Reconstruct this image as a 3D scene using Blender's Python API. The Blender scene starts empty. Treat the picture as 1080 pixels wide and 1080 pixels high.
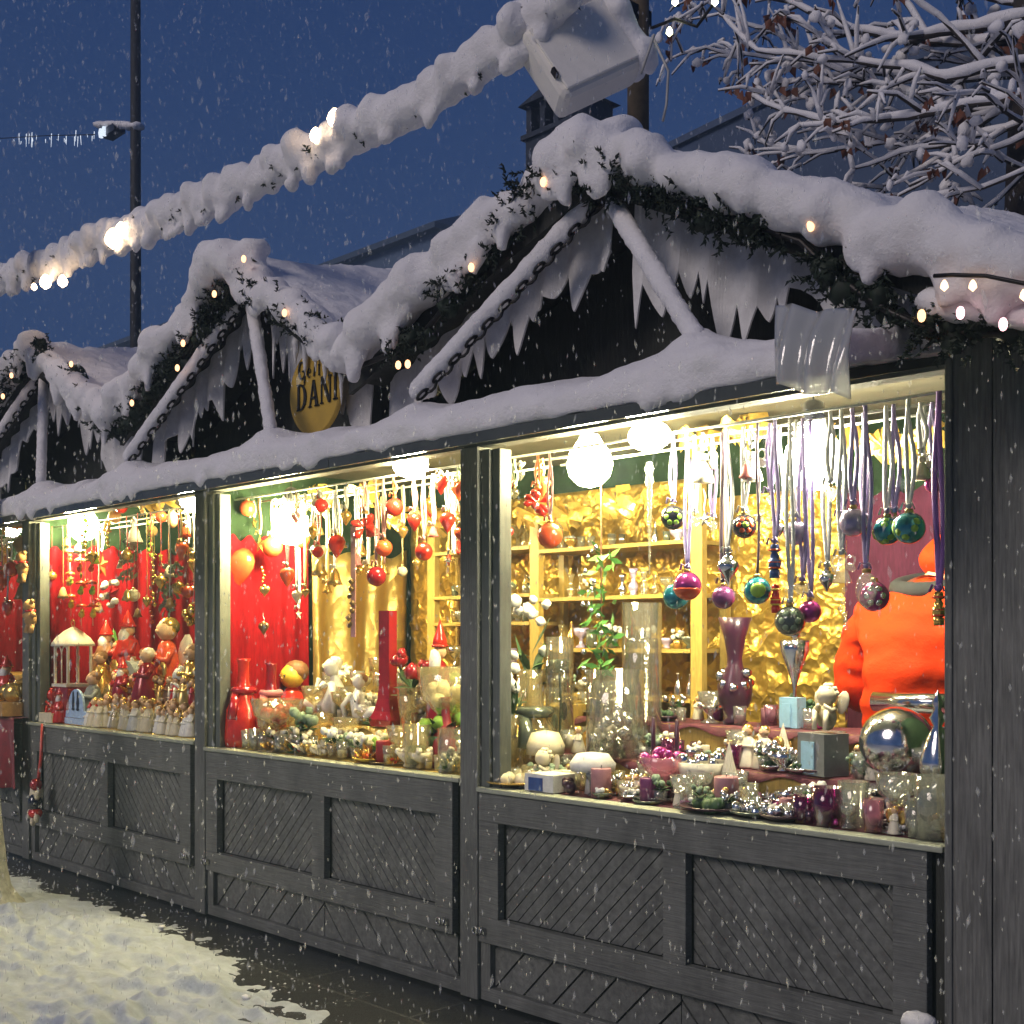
import bpy, math, random
from mathutils import Vector, Matrix, noise
random.seed(7)
R = random.random
def U(a, b): return a + (b - a) * random.random()
sc = bpy.context.scene
COL = sc.collection
# ------------------------------------------------------------------ camera geometry (metres; y=0 is the shop front)
F, VX, HY, H = 1300., -713., 674., 1.6
TH = math.atan((540 - VX) / F); CT, ST = math.cos(TH), math.sin(TH)
D, CX = 3.73, 4.085
def W(px, py, y=0.):
    """point of the plane at depth y that is seen at photo pixel (px,py)"""
    dx = (px - 540) / F; dz = (HY - py) / F
    vx = -CT + dx * ST; vy = ST + dx * CT
    t = (y + D) / vy
    return Vector((CX + t * vx, y, H + t * dz))
def depth(p): return -CT * (p[0] - CX) + ST * (p[1] + D)
def pix(p):
    Z = depth(p); X = ST * (p[0] - CX) + CT * (p[1] + D)
    return 540 + F * X / Z, HY - F * (p[2] - H) / Z

# ------------------------------------------------------------------ materials
MATS = {}
def newmat(name):
    m = bpy.data.materials.new(name); m.use_nodes = True
    nt = m.node_tree; nt.nodes.clear()
    out = nt.nodes.new('ShaderNodeOutputMaterial')
    return m, nt, out
def N(nt, t, **kw):
    n = nt.nodes.new(t)
    for k, v in kw.items():
        if k in n.inputs: n.inputs[k].default_value = v
        else: setattr(n, k, v)
    return n
def noise_mix(nt, col, var, scale, stretch=(1, 1, 1), detail=5, rough=.6):
    tc = N(nt, 'ShaderNodeTexCoord'); mp = N(nt, 'ShaderNodeMapping')
    mp.inputs['Scale'].default_value = stretch
    nt.links.new(tc.outputs['Object'], mp.inputs['Vector'])
    nz = N(nt, 'ShaderNodeTexNoise'); nz.inputs['Scale'].default_value = scale; nz.inputs['Detail'].default_value = detail
    nz.inputs['Roughness'].default_value = rough
    nt.links.new(mp.outputs[0], nz.inputs['Vector'])
    rp = N(nt, 'ShaderNodeValToRGB')
    e = rp.color_ramp.elements
    e[0].position = .32; e[1].position = .68
    e[0].color = tuple(max(0, c * (1 - var)) for c in col) + (1,)
    e[1].color = tuple(min(1, c * (1 + var)) for c in col) + (1,)
    nt.links.new(nz.outputs[0], rp.inputs[0])
    return rp, nz, mp
def mat(name, col, rough=.5, metal=0., var=.15, scale=30., bump=0., stretch=(1, 1, 1), coat=0., sheen=0., emit=0., ecol=None, spec=.5):
    if name in MATS: return MATS[name]
    m, nt, out = newmat(name)
    b = N(nt, 'ShaderNodeBsdfPrincipled'); b.inputs['Roughness'].default_value = rough; b.inputs['Metallic'].default_value = metal
    b.inputs['Coat Weight'].default_value = coat; b.inputs['Specular IOR Level'].default_value = spec; b.inputs['Coat Roughness'].default_value = .08
    rp, nz, mp = noise_mix(nt, col, var, scale, stretch)
    if 'wood' in name:
        tc = N(nt, 'ShaderNodeTexCoord'); mp2 = N(nt, 'ShaderNodeMapping'); mp2.inputs['Scale'].default_value = (2.2, 2, .9); n2 = N(nt, 'ShaderNodeTexNoise'); n2.inputs['Scale'].default_value = 2.6; n2.inputs['Detail'].default_value = 8; n2.inputs['Roughness'].default_value = .7
        nt.links.new(tc.outputs['Object'], mp2.inputs['Vector']); nt.links.new(mp2.outputs[0], n2.inputs['Vector']); r2 = N(nt, 'ShaderNodeValToRGB'); r2.color_ramp.elements[0].position = .3; r2.color_ramp.elements[1].position = .72; r2.color_ramp.elements[0].color = (.62, .62, .62, 1); r2.color_ramp.elements[1].color = (1.25, 1.25, 1.22, 1)
        nt.links.new(n2.outputs[0], r2.inputs[0]); mm = N(nt, 'ShaderNodeMix', data_type='RGBA', blend_type='MULTIPLY'); mm.inputs[0].default_value = 1.; nt.links.new(rp.outputs[0], mm.inputs[6]); nt.links.new(r2.outputs[0], mm.inputs[7]); nt.links.new(mm.outputs[2], b.inputs['Base Color'])
    else: nt.links.new(rp.outputs[0], b.inputs['Base Color'])
    if sheen: b.inputs['Sheen Weight'].default_value = sheen
    if emit:
        b.inputs['Emission Color'].default_value = (ecol or col) + (1,); b.inputs['Emission Strength'].default_value = emit
    if bump:
        bp = N(nt, 'ShaderNodeBump'); bp.inputs['Strength'].default_value = bump; bp.inputs['Distance'].default_value = .02
        nt.links.new(nz.outputs[0], bp.inputs['Height']); nt.links.new(bp.outputs[0], b.inputs['Normal'])
    nt.links.new(b.outputs[0], out.inputs[0])
    MATS[name] = m
    return m
def lamp_mat(name, col, strength):
    m, nt, out = newmat(name)
    e = N(nt, 'ShaderNodeEmission'); e.inputs[0].default_value = col + (1,); e.inputs[1].default_value = strength
    nt.links.new(e.outputs[0], out.inputs[0]); MATS[name] = m
    return m
def glass(name, tint=(.95, .97, .95), body=.12, bcol=None):
    """thin blown glass: clear film + fresnel gloss + a little milky body"""
    if name in MATS: return MATS[name]
    m, nt, out = newmat(name)
    tr = N(nt, 'ShaderNodeBsdfTransparent'); tr.inputs[0].default_value = tint + (1,)
    gl = N(nt, 'ShaderNodeBsdfGlossy'); gl.inputs['Roughness'].default_value = .045
    df = N(nt, 'ShaderNodeBsdfTranslucent'); df.inputs[0].default_value = (bcol or tint) + (1,)
    d2 = N(nt, 'ShaderNodeBsdfDiffuse'); d2.inputs[0].default_value = (bcol or tint) + (1,)
    lw = N(nt, 'ShaderNodeLayerWeight'); lw.inputs[0].default_value = .35
    m0 = N(nt, 'ShaderNodeMixShader'); m0.inputs[0].default_value = .5
    m1 = N(nt, 'ShaderNodeMixShader'); m1.inputs[0].default_value = body
    m2 = N(nt, 'ShaderNodeMixShader')
    cl = N(nt, 'ShaderNodeMath', operation='MULTIPLY_ADD'); cl.inputs[1].default_value = .75; cl.inputs[2].default_value = .05
    nt.links.new(df.outputs[0], m0.inputs[1]); nt.links.new(d2.outputs[0], m0.inputs[2])
    nt.links.new(tr.outputs[0], m1.inputs[1]); nt.links.new(m0.outputs[0], m1.inputs[2])
    nt.links.new(lw.outputs['Facing'], cl.inputs[0]); nt.links.new(cl.outputs[0], m2.inputs[0])
    nt.links.new(m1.outputs[0], m2.inputs[1]); nt.links.new(gl.outputs[0], m2.inputs[2])
    tc = N(nt, 'ShaderNodeTexCoord'); nz = N(nt, 'ShaderNodeTexNoise'); nz.inputs['Scale'].default_value = 45
    bp = N(nt, 'ShaderNodeBump'); bp.inputs['Strength'].default_value = .18; bp.inputs['Distance'].default_value = .006
    nt.links.new(tc.outputs['Object'], nz.inputs['Vector']); nt.links.new(nz.outputs[0], bp.inputs['Height'])
    nt.links.new(bp.outputs[0], gl.inputs['Normal'])
    nt.links.new(m2.outputs[0], out.inputs[0]); MATS[name] = m
    return m
def foil(name, col, rough=.28, scale=9., bump=1.):
    m, nt, out = newmat(name)
    b = N(nt, 'ShaderNodeBsdfPrincipled'); b.inputs['Metallic'].default_value = .75; b.inputs['Roughness'].default_value = rough
    b.inputs['Base Color'].default_value = col + (1,)
    tc = N(nt, 'ShaderNodeTexCoord')
    v = N(nt, 'ShaderNodeTexVoronoi'); v.inputs['Scale'].default_value = scale
    nz = N(nt, 'ShaderNodeTexNoise'); nz.inputs['Scale'].default_value = scale * .7; nz.inputs['Detail'].default_value = 3
    ad = N(nt, 'ShaderNodeVectorMath', operation='MULTIPLY_ADD'); ad.inputs[1].default_value = (.35, .35, .35)
    nt.links.new(tc.outputs['Object'], nz.inputs['Vector']); nt.links.new(nz.outputs['Color'], ad.inputs[0]); nt.links.new(tc.outputs['Object'], ad.inputs[2])
    nt.links.new(ad.outputs[0], v.inputs['Vector'])
    bp = N(nt, 'ShaderNodeBump'); bp.inputs['Strength'].default_value = bump; bp.inputs['Distance'].default_value = .035
    nt.links.new(v.outputs['Distance'], bp.inputs['Height']); nt.links.new(bp.outputs[0], b.inputs['Normal'])
    nt.links.new(b.outputs[0], out.inputs[0]); MATS[name] = m
    return m
def snowmat():
    m, nt, out = newmat('snow')
    b = N(nt, 'ShaderNodeBsdfPrincipled'); b.inputs['Roughness'].default_value = .7
    b.inputs['Subsurface Weight'].default_value = .0
    rp, nz, mp = noise_mix(nt, (.81, .80, .81), .06, 4)
    nt.links.new(rp.outputs[0], b.inputs['Base Color'])
    tc = N(nt, 'ShaderNodeTexCoord')
    n1 = N(nt, 'ShaderNodeTexNoise'); n1.inputs['Scale'].default_value = 34; n1.inputs['Detail'].default_value = 10; n1.inputs['Roughness'].default_value = .68
    nt.links.new(tc.outputs['Object'], n1.inputs['Vector'])
    bp = N(nt, 'ShaderNodeBump'); bp.inputs['Strength'].default_value = .42; bp.inputs['Distance'].default_value = .03
    nt.links.new(n1.outputs[0], bp.inputs['Height']); nt.links.new(bp.outputs[0], b.inputs['Normal'])
    nt.links.new(b.outputs[0], out.inputs[0]); MATS['snow'] = m
    return m
SNOW = snowmat()
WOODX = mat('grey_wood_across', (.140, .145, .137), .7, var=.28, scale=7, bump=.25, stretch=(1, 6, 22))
WOODZ = mat('grey_wood_upright', (.140, .145, .137), .7, var=.28, scale=7, bump=.25, stretch=(22, 6, 1))
WOODD = mat('grey_wood_slanting', (.140, .145, .137), .7, var=.3, scale=12, bump=.25, stretch=(3, 3, 3))
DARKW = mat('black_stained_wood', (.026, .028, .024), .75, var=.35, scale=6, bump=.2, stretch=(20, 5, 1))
ENDW = mat('dark_end_wood', (.155, .157, .148), .75, var=.35, scale=6, bump=.3, stretch=(18, 6, 1))
JAMB = mat('pale_grey_jamb', (.11, .12, .11), .45, var=.2, scale=9, stretch=(10, 6, 1))
SILLM = mat('sill_paint', (.34, .36, .28), .5, var=.2, scale=14, stretch=(1, 4, 10))
FLAPM = mat('awning_laminate', (.075, .08, .066), .16, var=.2, scale=6, coat=.6)
IRON = mat('dark_iron', (.035, .033, .032), .45, .8)
STEEL = mat('dull_steel', (.45, .45, .44), .3, .9)
PINE = mat('golden_pine', (.42, .29, .07), .5, var=.18, scale=8, stretch=(12, 6, 2))
FIR = mat('dark_fir', (.010, .022, .012), .7, var=.5, scale=15)
REDC = mat('red_curtain', (.20, .003, .007), .85, var=.25, scale=14, spec=.08, stretch=(6, 6, 1))
MAUVE = mat('mauve_curtain', (.062, .014, .032), .85, var=.25, scale=14, spec=.08, stretch=(6, 6, 1))
GREENB = mat('dark_green_cloth', (.012, .026, .012), .9, spec=.1, var=.4, scale=12)
GOLDF = foil('gold_paper', (.47, .31, .06), .33, 7.5, 1.)
GOLDC = foil('gold_satin', (.60, .42, .13), .36, 4, .8)
GOLDT = foil('gold_table_cloth', (.85, .62, .18), .35, 12, .6)
WINE = mat('wine_cloth', (.10, .018, .03), .75, var=.4, scale=20, bump=.3)
LACE = mat('pale_table_cloth', (.62, .58, .48), .8, var=.15, scale=30, bump=.3)
CEIL = mat('ceiling_boards', (.09, .085, .06), .6, var=.2, scale=8)
BULB = lamp_mat('glowing_bulb', (1., .85, .42), 320.)
BULBW = lamp_mat('glowing_bulb_white', (1., .92, .64), 235.)
FAIRY = lamp_mat('fairy_bulb', (1., .50, .24), 3.2)
FAIRYP = lamp_mat('fairy_bulb_pink', (1., .50, .55), 4.)
STRB = lamp_mat('string_bulb', (1., .70, .42), 16.)

# ------------------------------------------------------------------ mesh builder
class MB:
    def __init__(s): s.v = []; s.f = []; s.sm = []
    def add(s, vs, fs, smooth=False):
        o = len(s.v); s.v += [tuple(v) for v in vs]
        s.f += [tuple(i + o for i in f) for f in fs]; s.sm += [smooth] * len(fs)
        return s
    def box(s, x0, x1, y0, y1, z0, z1):
        return s.add([(x0, y0, z0), (x1, y0, z0), (x1, y1, z0), (x0, y1, z0), (x0, y0, z1), (x1, y0, z1), (x1, y1, z1), (x0, y1, z1)],
                     [(0, 3, 2, 1), (4, 5, 6, 7), (0, 1, 5, 4), (1, 2, 6, 5), (2, 3, 7, 6), (3, 0, 4, 7)])
    def obox(s, c, ax, ay, az):
        c = Vector(c); ax = Vector(ax); ay = Vector(ay); az = Vector(az); vs = []
        for k in (-1, 1):
            for a, b in ((-1, -1), (1, -1), (1, 1), (-1, 1)): vs.append(c + ax * a + ay * b + az * k)
        return s.add(vs, [(0, 3, 2, 1), (4, 5, 6, 7), (0, 1, 5, 4), (1, 2, 6, 5), (2, 3, 7, 6), (3, 0, 4, 7)])
    def prism(s, poly, off):
        n = len(poly); off = Vector(off); a = [Vector(p) for p in poly]
        return s.add(a + [p + off for p in a], [tuple(range(n - 1, -1, -1)), tuple(range(n, 2 * n))] + [(i, (i + 1) % n, n + (i + 1) % n, n + i) for i in range(n)])
    def lathe(s, prof, o=(0, 0, 0), seg=16, M=None, sq=1.):
        o = Vector(o); vs = []; fs = []; n = len(prof)
        for r, z in prof:
            for k in range(seg):
                a = 2 * math.pi * k / seg
                p = Vector((r * math.cos(a), r * math.sin(a) * sq, z))
                if M is not None: p = M @ p
                vs.append(o + p)
        for i in range(n - 1):
            for k in range(seg):
                fs.append((i * seg + k, i * seg + (k + 1) % seg, (i + 1) * seg + (k + 1) % seg, (i + 1) * seg + k))
        if prof[0][0] > 1e-5: fs.append(tuple(range(seg - 1, -1, -1)))
        if prof[-1][0] > 1e-5: fs.append(tuple((n - 1) * seg + k for k in range(seg)))
        return s.add(vs, fs, True)
    def ball(s, c, r, seg=14, sz=None, M=None, bump=0.):
        n = max(5, seg // 2); rx, ry, rz = (r, r, r) if sz is None else sz
        vs = []; fs = []; c = Vector(c)
        for i in range(n + 1):
            t = math.pi * i / n
            for k in range(seg):
                a = 2 * math.pi * k / seg
                p = Vector((rx * math.sin(t) * math.cos(a), ry * math.sin(t) * math.sin(a), -rz * math.cos(t)))
                if bump: p *= 1 + bump * noise.noise((p + c) * (1.6 / max(rx, ry, rz)))
                if M is not None: p = M @ p
                vs.append(c + p)
        for i in range(n):
            for k in range(seg): fs.append((i * seg + k, i * seg + (k + 1) % seg, (i + 1) * seg + (k + 1) % seg, (i + 1) * seg + k))
        return s.add(vs, fs, True)
    def tube(s, pts, rad, seg=8, flat=None):
        pts = [Vector(p) for p in pts]; n = len(pts)
        if not isinstance(rad, (list, tuple)): rad = [rad] * n
        vs = []; fs = []; up = None
        for i, p in enumerate(pts):
            t = (pts[min(i + 1, n - 1)] - pts[max(i - 1, 0)])
            t = t.normalized() if t.length > 1e-9 else Vector((0, 0, 1))
            if up is None:
                up = Vector((0, 0, 1)) if abs(t.z) < .9 else Vector((0, -1, 0))
            a = t.cross(up)
            if a.length < 1e-6: a = t.orthogonal()
            a.normalize(); b = a.cross(t); up = b
            for k in range(seg):
                q = 2 * math.pi * k / seg
                vs.append(p + a * (rad[i] * math.cos(q)) + b * (rad[i] * math.sin(q) * (flat if flat else 1)))
        for i in range(n - 1):
            for k in range(seg): fs.append((i * seg + k, i * seg + (k + 1) % seg, (i + 1) * seg + (k + 1) % seg, (i + 1) * seg + k))
        fs.append(tuple(range(seg - 1, -1, -1))); fs.append(tuple((n - 1) * seg + k for k in range(seg)))
        return s.add(vs, fs, True)
    def torus(s, c, R_, r, M=None, seg=14, sg=6, sx=1.):
        vs = []; fs = []; c = Vector(c)
        for i in range(seg):
            a = 2 * math.pi * i / seg
            for k in range(sg):
                b = 2 * math.pi * k / sg
                p = Vector(((R_ + r * math.cos(b)) * math.cos(a) * sx, (R_ + r * math.cos(b)) * math.sin(a), r * math.sin(b)))
                if M is not None: p = M @ p
                vs.append(c + p)
        for i in range(seg):
            for k in range(sg): fs.append((i * sg + k, ((i + 1) % seg) * sg + k, ((i + 1) % seg) * sg + (k + 1) % sg, i * sg + (k + 1) % sg))
        return s.add(vs, fs, True)
    def grid(s, fn, nu, nv, thick=None):
        """sheet fn(u,v)->point; thick (vector) closes it to a slab"""
        vs = [Vector(fn(i / nu, j / nv)) for i in range(nu + 1) for j in range(nv + 1)]; w = nv + 1
        fs = [(i * w + j, (i + 1) * w + j, (i + 1) * w + j + 1, i * w + j + 1) for i in range(nu) for j in range(nv)]
        if thick is not None:
            n = len(vs); t = Vector(thick); vs = vs + [v + t for v in vs]
            fs = fs + [tuple(n + q for q in reversed(f)) for f in fs]
            rim = [i * w for i in range(nu + 1)] + [nu * w + j for j in range(1, nv + 1)] + [i * w + nv for i in range(nu - 1, -1, -1)] + [j for j in range(nv - 1, 0, -1)]
            for k in range(len(rim)):
                a, b = rim[k], rim[(k + 1) % len(rim)]; fs.append((b, a, a + n, b + n))
        return s.add(vs, fs, True)
    def build(s, name, m, parent=None, loc=None, bevel=0.):
        me = bpy.data.meshes.new(name); 
        if loc is not None:
            L = Vector(loc); s.v = [tuple(Vector(v) - L) for v in s.v]
        me.from_pydata(s.v, [], s.f); me.update()
        me.polygons.foreach_set('use_smooth', s.sm)
        me.materials.append(m)
        o = bpy.data.objects.new(name, me); COL.objects.link(o)
        if parent is not None: o.parent = parent
        elif loc is not None: o.location = loc
        if parent is not None and loc is not None: o.location = loc
        if bevel:
            b = o.modifiers.new('soften', 'BEVEL'); b.width = bevel; b.segments = 2; b.limit_method = 'ANGLE'
        return o
def tag(o, label=None, cat=None, group=None, kind=None):
    if label: o['label'] = label
    if cat: o['category'] = cat
    if group: o['group'] = group
    if kind: o['kind'] = kind
    return o
def thing(name, label, cat, loc=(0, 0, 0), group=None):
    o = bpy.data.objects.new(name, None); COL.objects.link(o); o.location = loc; o.empty_display_size = .05
    return tag(o, label, cat, group)
def remeshed(mb, name, voxel, parent=None, smooth=4, bump=.012, bscale=9., m=None, factor=.5):
    """union of overlapping lumps -> one soft continuous snow skin"""
    me = bpy.data.meshes.new(name); me.from_pydata(mb.v, [], mb.f); me.update()
    o = bpy.data.objects.new(name, me); COL.objects.link(o)
    r = o.modifiers.new('r', 'REMESH'); r.mode = 'VOXEL'; r.voxel_size = voxel
    s = o.modifiers.new('s', 'SMOOTH'); s.iterations = smooth; s.factor = factor
    dg = bpy.context.evaluated_depsgraph_get(); ev = o.evaluated_get(dg)
    nm = bpy.data.meshes.new_from_object(ev); o.modifiers.clear(); o.data = nm; bpy.data.meshes.remove(me)
    ns = [v.normal.copy() for v in nm.vertices]
    for v, n in zip(nm.vertices, ns):
        c = v.co
        v.co = c + n * (bump * (noise.noise(c * bscale) + .55 * noise.noise(c * bscale * 2.7)))
    nm.update(); nm.polygons.foreach_set('use_smooth', [True] * len(nm.polygons))
    nm.materials.clear(); nm.materials.append(m or SNOW); nm.name = name
    if parent is not None: o.parent = parent
    return o
def lerp(a, b, t): return Vector(a) * (1 - t) + Vector(b) * t
def along(pts, step):
    out = []; pts = [Vector(p) for p in pts]
    for a, b in zip(pts, pts[1:]):
        n = max(1, int((b - a).length / step))
        out += [a.lerp(b, i / n) for i in range(n)]
    return out + [pts[-1]]
def clip(poly, axis, val, keep_less):
    out = []
    for i, p in enumerate(poly):
        q = poly[(i + 1) % len(poly)]
        ip = (p[axis] <= val) == keep_less or p[axis] == val; iq = (q[axis] <= val) == keep_less or q[axis] == val
        if ip: out.append(p)
        if ip != iq:
            t = (val - p[axis]) / (q[axis] - p[axis]); out.append((p[0] + (q[0] - p[0]) * t, p[1] + (q[1] - p[1]) * t))
    return out
def boards(mb, x0, x1, z0, z1, y, pitch, gap, rising, th=.012):
    """diagonal boards clipped to a rectangle"""
    sgn = 1 if rising else -1; L = (x1 - x0) + (z1 - z0); k = pitch * math.sqrt(2); n = int(2 * L / k) + 2
    for i in range(-n, n):
        w = k - gap * math.sqrt(2)
        c = x0 + i * k
        j = U(-.0012, .0012)
        p = [(c, z0 - .01), (c + w, z0 - .01), (c + w + sgn * (z1 - z0 + .02), z1 + .01), (c + sgn * (z1 - z0 + .02), z1 + .01)]
        for ax, v, less in ((0, x0, False), (0, x1, True), (1, z0, False), (1, z1, True)):
            if p: p = clip(p, ax, v, less)
        if len(p) >= 3:
            q = []
            for a in p:
                if not q or abs(a[0] - q[-1][0]) + abs(a[1] - q[-1][1]) > 1e-5: q.append(a)
            if len(q) >= 3: mb.prism([(a[0], y + j, a[1]) for a in q], (0, th, 0))

def add_solid(mb, T, B):
    nu, nv = len(T) - 1, len(T[0]) - 1
    idx = lambda i, j: i * (nv + 1) + j; n = (nu + 1) * (nv + 1)
    vs = [p for r in T for p in r] + [p for r in B for p in r]; fs = []
    for i in range(nu):
        for j in range(nv):
            q = (idx(i, j), idx(i + 1, j), idx(i + 1, j + 1), idx(i, j + 1)); fs.append(q); fs.append(tuple(n + a for a in reversed(q)))
    for i in range(nu):
        for j in (0, nv): a, b = idx(i, j), idx(i + 1, j); fs.append((a, a + n, b + n, b) if j == 0 else (b, b + n, a + n, a))
    for j in range(nv):
        for i in (0, nu): a, b = idx(i, j), idx(i, j + 1); fs.append((a, b, b + n, a + n) if i == 0 else (b, a, a + n, b + n))
    mb.add(vs, fs)
# ------------------------------------------------------------------ market stalls
STALLS = {}
STEPS = {1.0: (.26, .5, .16, .30), .975: (.36, .62, .15, .31), .945: (.36, .62, .13, .28)}
def tierz(y, S): a, b, p, q = STEPS[S]; return S if y < a else (S + p if y < b else S + q)
def stall(key, x0, x1, S, xL, xA, xR, zL, zA, zR, back, label, cloth, wallm, detail=True):
    root = thing('market_stall', label, 'market stall', ((x0 + x1) / 2, 0, 0), 'wooden market stalls in a row')
    def part(mb, name, m, par=None, bevel=0.):
        o = mb.build(name, m, None, bevel=bevel); o.parent = par or root
        o.matrix_parent_inverse = Matrix.Translation(-Vector(root.location)); return o
    P0 = x0 + .15; P1 = x1 - .13
    part(MB().box(x0 - .07, x0 + .045, -.05, .07, 0, 2.455), 'post', WOODZ, bevel=.004)
    j = MB().box(x0 + .047, x0 + .10, -.028, .06, S, 2.44); j.box(x0 + .103, x0 + .15, -.012, .06, S, 2.44)
    part(j, 'window_jamb', JAMB, bevel=.004)
    # hatch below the window: frame, two chevron panels, latches
    f = MB(); ft, fb = S - .022, .26
    pa0, pa1 = x0 + .172, x0 + .172 + (P1 - x0 - .172) * .46; pb0, pb1 = pa1 + .11, P1 - .12
    f.box(x0 + .047, P1, -.045, -.005, ft - (ft - .795) , ft)
    f.box(x0 + .047, P1, -.045, -.005, fb, .372)
    for a, b in ((x0 + .047, pa0), (pa1, pb0), (pb1, P1)): f.box(a, b, -.0445, -.005, .3721, .7949)
    hatch = part(f, 'hatch_frame', WOODX, bevel=.003)
    for a, b, up in ((pa0, pa1, True), (pb0, pb1, False)):
        c = MB(); boards(c, a + .001, b - .001, .373, .794, .006, .047, .0045, up); part(c, 'chevron_panel', WOODD)
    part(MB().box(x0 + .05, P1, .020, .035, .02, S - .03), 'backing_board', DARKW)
    c = MB(); mid = (pa1 + pb0) / 2
    boards(c, x0 + .11, mid, .062, .257, -.002, .125, .009, True); boards(c, mid + .004, P1 - .01, .062, .257, -.002, .125, .009, False)
    part(c, 'plinth_panel', WOODD)
    part(MB().box(x0 + .047, x1 - .07, -.03, .03, .0, .06), 'base_rail', WOODX, bevel=.004)
    part(MB().box(x0 + .047, x0 + .108, -.03, .02, .0605, .2595), 'plinth_stile', WOODZ)
    part(MB().box(P1 + .012, x1 - .075, -.006, .03, .0, S - .02), 'side_stile', DARKW)
    for lx in (x0 + .07, P1 - .05):
        l = MB().box(lx - .03, lx + .03, -.058, -.0455, .30, .325); l.tube([(lx + .02, -.062, .335), (lx + .02, -.075, .30)], .007, 6); l.torus((lx - .03, -.06, .31), .016, .004, Matrix.Rotation(math.pi / 2, 3, 'X'))
        part(l, 'latch', STEEL)
    part(MB().box(x0 + .047, x1 - .0705, -.06, .025, S - .021, S), 'window_sill', SILLM, bevel=.004)
    part(MB().box(x0 - .07, x1 - .071, -.03, .05, 2.456, 2.60), 'lintel', WOODX)
    # inside
    part(MB().box(x0, x1 - .001, .08, back, .12, .2), 'stall_floor', DARKW)
    ct = MB(); e = .001
    ya_, yb_, za_, zb_ = STEPS[S]; ct.box(x0 + .01, x1 - .01, .026, ya_, S - .03, S - .004); ct.box(x0 + .01, x1 - .01, ya_ + .002, yb_, .9, S + za_ - .004); ct.box(x0 + .01, x1 - .01, yb_ + .002, .9, .9, S + zb_ - .004)
    part(ct, 'counter', PINE)
    cl = MB()
    for i, (ya, yb, z) in enumerate(((.028, ya_ - .002, S), (ya_ - .008, yb_ - .002, S + za_), (yb_ - .008, .902, S + zb_))):
        nn = 60
        def sh(u, v, ya=ya, yb=yb, z=z):
            x = x0 + .016 + (x1 - x0 - .1) * u
            if v < .18:   # hem hanging over the front
                return (x, ya - .004 + .003 * math.sin(x * 40), z - .03 * (1 - v / .18) * (1 + .6 * math.sin(x * 21 + i)) + .001)
            return (x, ya + (yb - ya) * (v - .18) / .82, z + .001 + .003 * noise.noise((x * 9, v * 5, i)))
        cl.grid(sh, nn, 8)
    part(cl, 'counter_cloth', cloth)
    part(MB().box(x0, x1 - .001, back, back + .04, .2, 2.62), 'back_wall', wallm)
    part(MB().box(x0, x1 - .001, .051, back, 2.62, 2.65), 'ceiling', CEIL)
    rl = MB()
    for yy in (.16, .32, .5): rl.tube([(x0 + .03, yy, 2.425), (x1 - .03, yy, 2.425)], .006, 6)
    part(rl, 'hanging_rail', mat('white_rail', (.75, .75, .72), .4))
    # gable + roof
    fy = -.45; yb = 3.1
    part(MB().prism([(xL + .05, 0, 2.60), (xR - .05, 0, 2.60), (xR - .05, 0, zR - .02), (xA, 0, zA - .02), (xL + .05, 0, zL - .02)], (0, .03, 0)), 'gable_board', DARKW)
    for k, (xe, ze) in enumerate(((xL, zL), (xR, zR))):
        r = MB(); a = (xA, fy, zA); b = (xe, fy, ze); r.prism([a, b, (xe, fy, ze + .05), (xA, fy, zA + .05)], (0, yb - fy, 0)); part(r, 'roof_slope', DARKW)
        d = Vector((xe - xA, 0, ze - zA)); r = MB(); r.prism([(xA, fy - .025, zA + .04), (xe, fy - .025, ze + .04), (xe, fy - .025, ze - .06), (xA, fy - .025, zA - .06)], (0, .024, 0)); part(r, 'bargeboard', DARKW)
    # icicle-cut felt fringe under both slopes
    fr = MB(); yF = -.30
    for xe, ze, ln in ((xL, zL, 1.), (xR, zR, 1.25)):
        n = 46; P = []
        for i in range(n + 1):
            t = .03 + .93 * i / n; x = xA + (xe - xA) * t; zt = zA + (ze - zA) * t - .01
            dd = (.14 + .05 * math.sin(t * 7 + xA) + .04 * math.sin(t * 23) + .12 * t) * (1.35 if ln > 1 else 1.)
            P.append((x, zt, dd))
        i = 0
        while i < n:
            w = random.choice((1, 2, 2, 3, 4, 5)); w = min(w, n - i); tip = (U(.0, .17) if w > 1 else U(.0, .06)) * ln * (.7 + .6 * noise.noise((i * .21, key, ln)) + .3)
            for q in range(w):
                for ph in ((0, .25), (.25, .5), (.5, .75), (.75, 1.)):
                    vs = []
                    for pp in ph:
                        t = (q + pp) / w; a = P[i + q]; b = P[i + q + 1]
                        x = a[0] + (b[0] - a[0]) * pp; z = a[1] + (b[1] - a[1]) * pp; dd = a[2] + (b[2] - a[2]) * pp
                        tri = max(0., 1 - abs(2 * t - 1) ** 1.35) ** 1.1 - 0
                        vs.append((x, z, max(2.46, z - dd - tip * tri), .012 * math.sin(x * 40)))
                    (xa, za, ba, wa), (xb, zb, bb, wb) = vs
                    fr.prism([(xa, yF + wa, za), (xb, yF + wb, zb), (xb, yF + wb * 1.5 - .02, bb), (xa, yF + wa * 1.5 - .02, ba)], (0, .008, 0))
            i += w
    part(fr, 'icicle_fringe', mat('white_felt', (.68, .68, .68), .8, var=.12, scale=18, bump=.2))
    # awning flap held out by chains
    hz, oz, oy = 2.50, 2.335, -.75; fx0, fx1 = x0 - .06, x1 - .064
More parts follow.
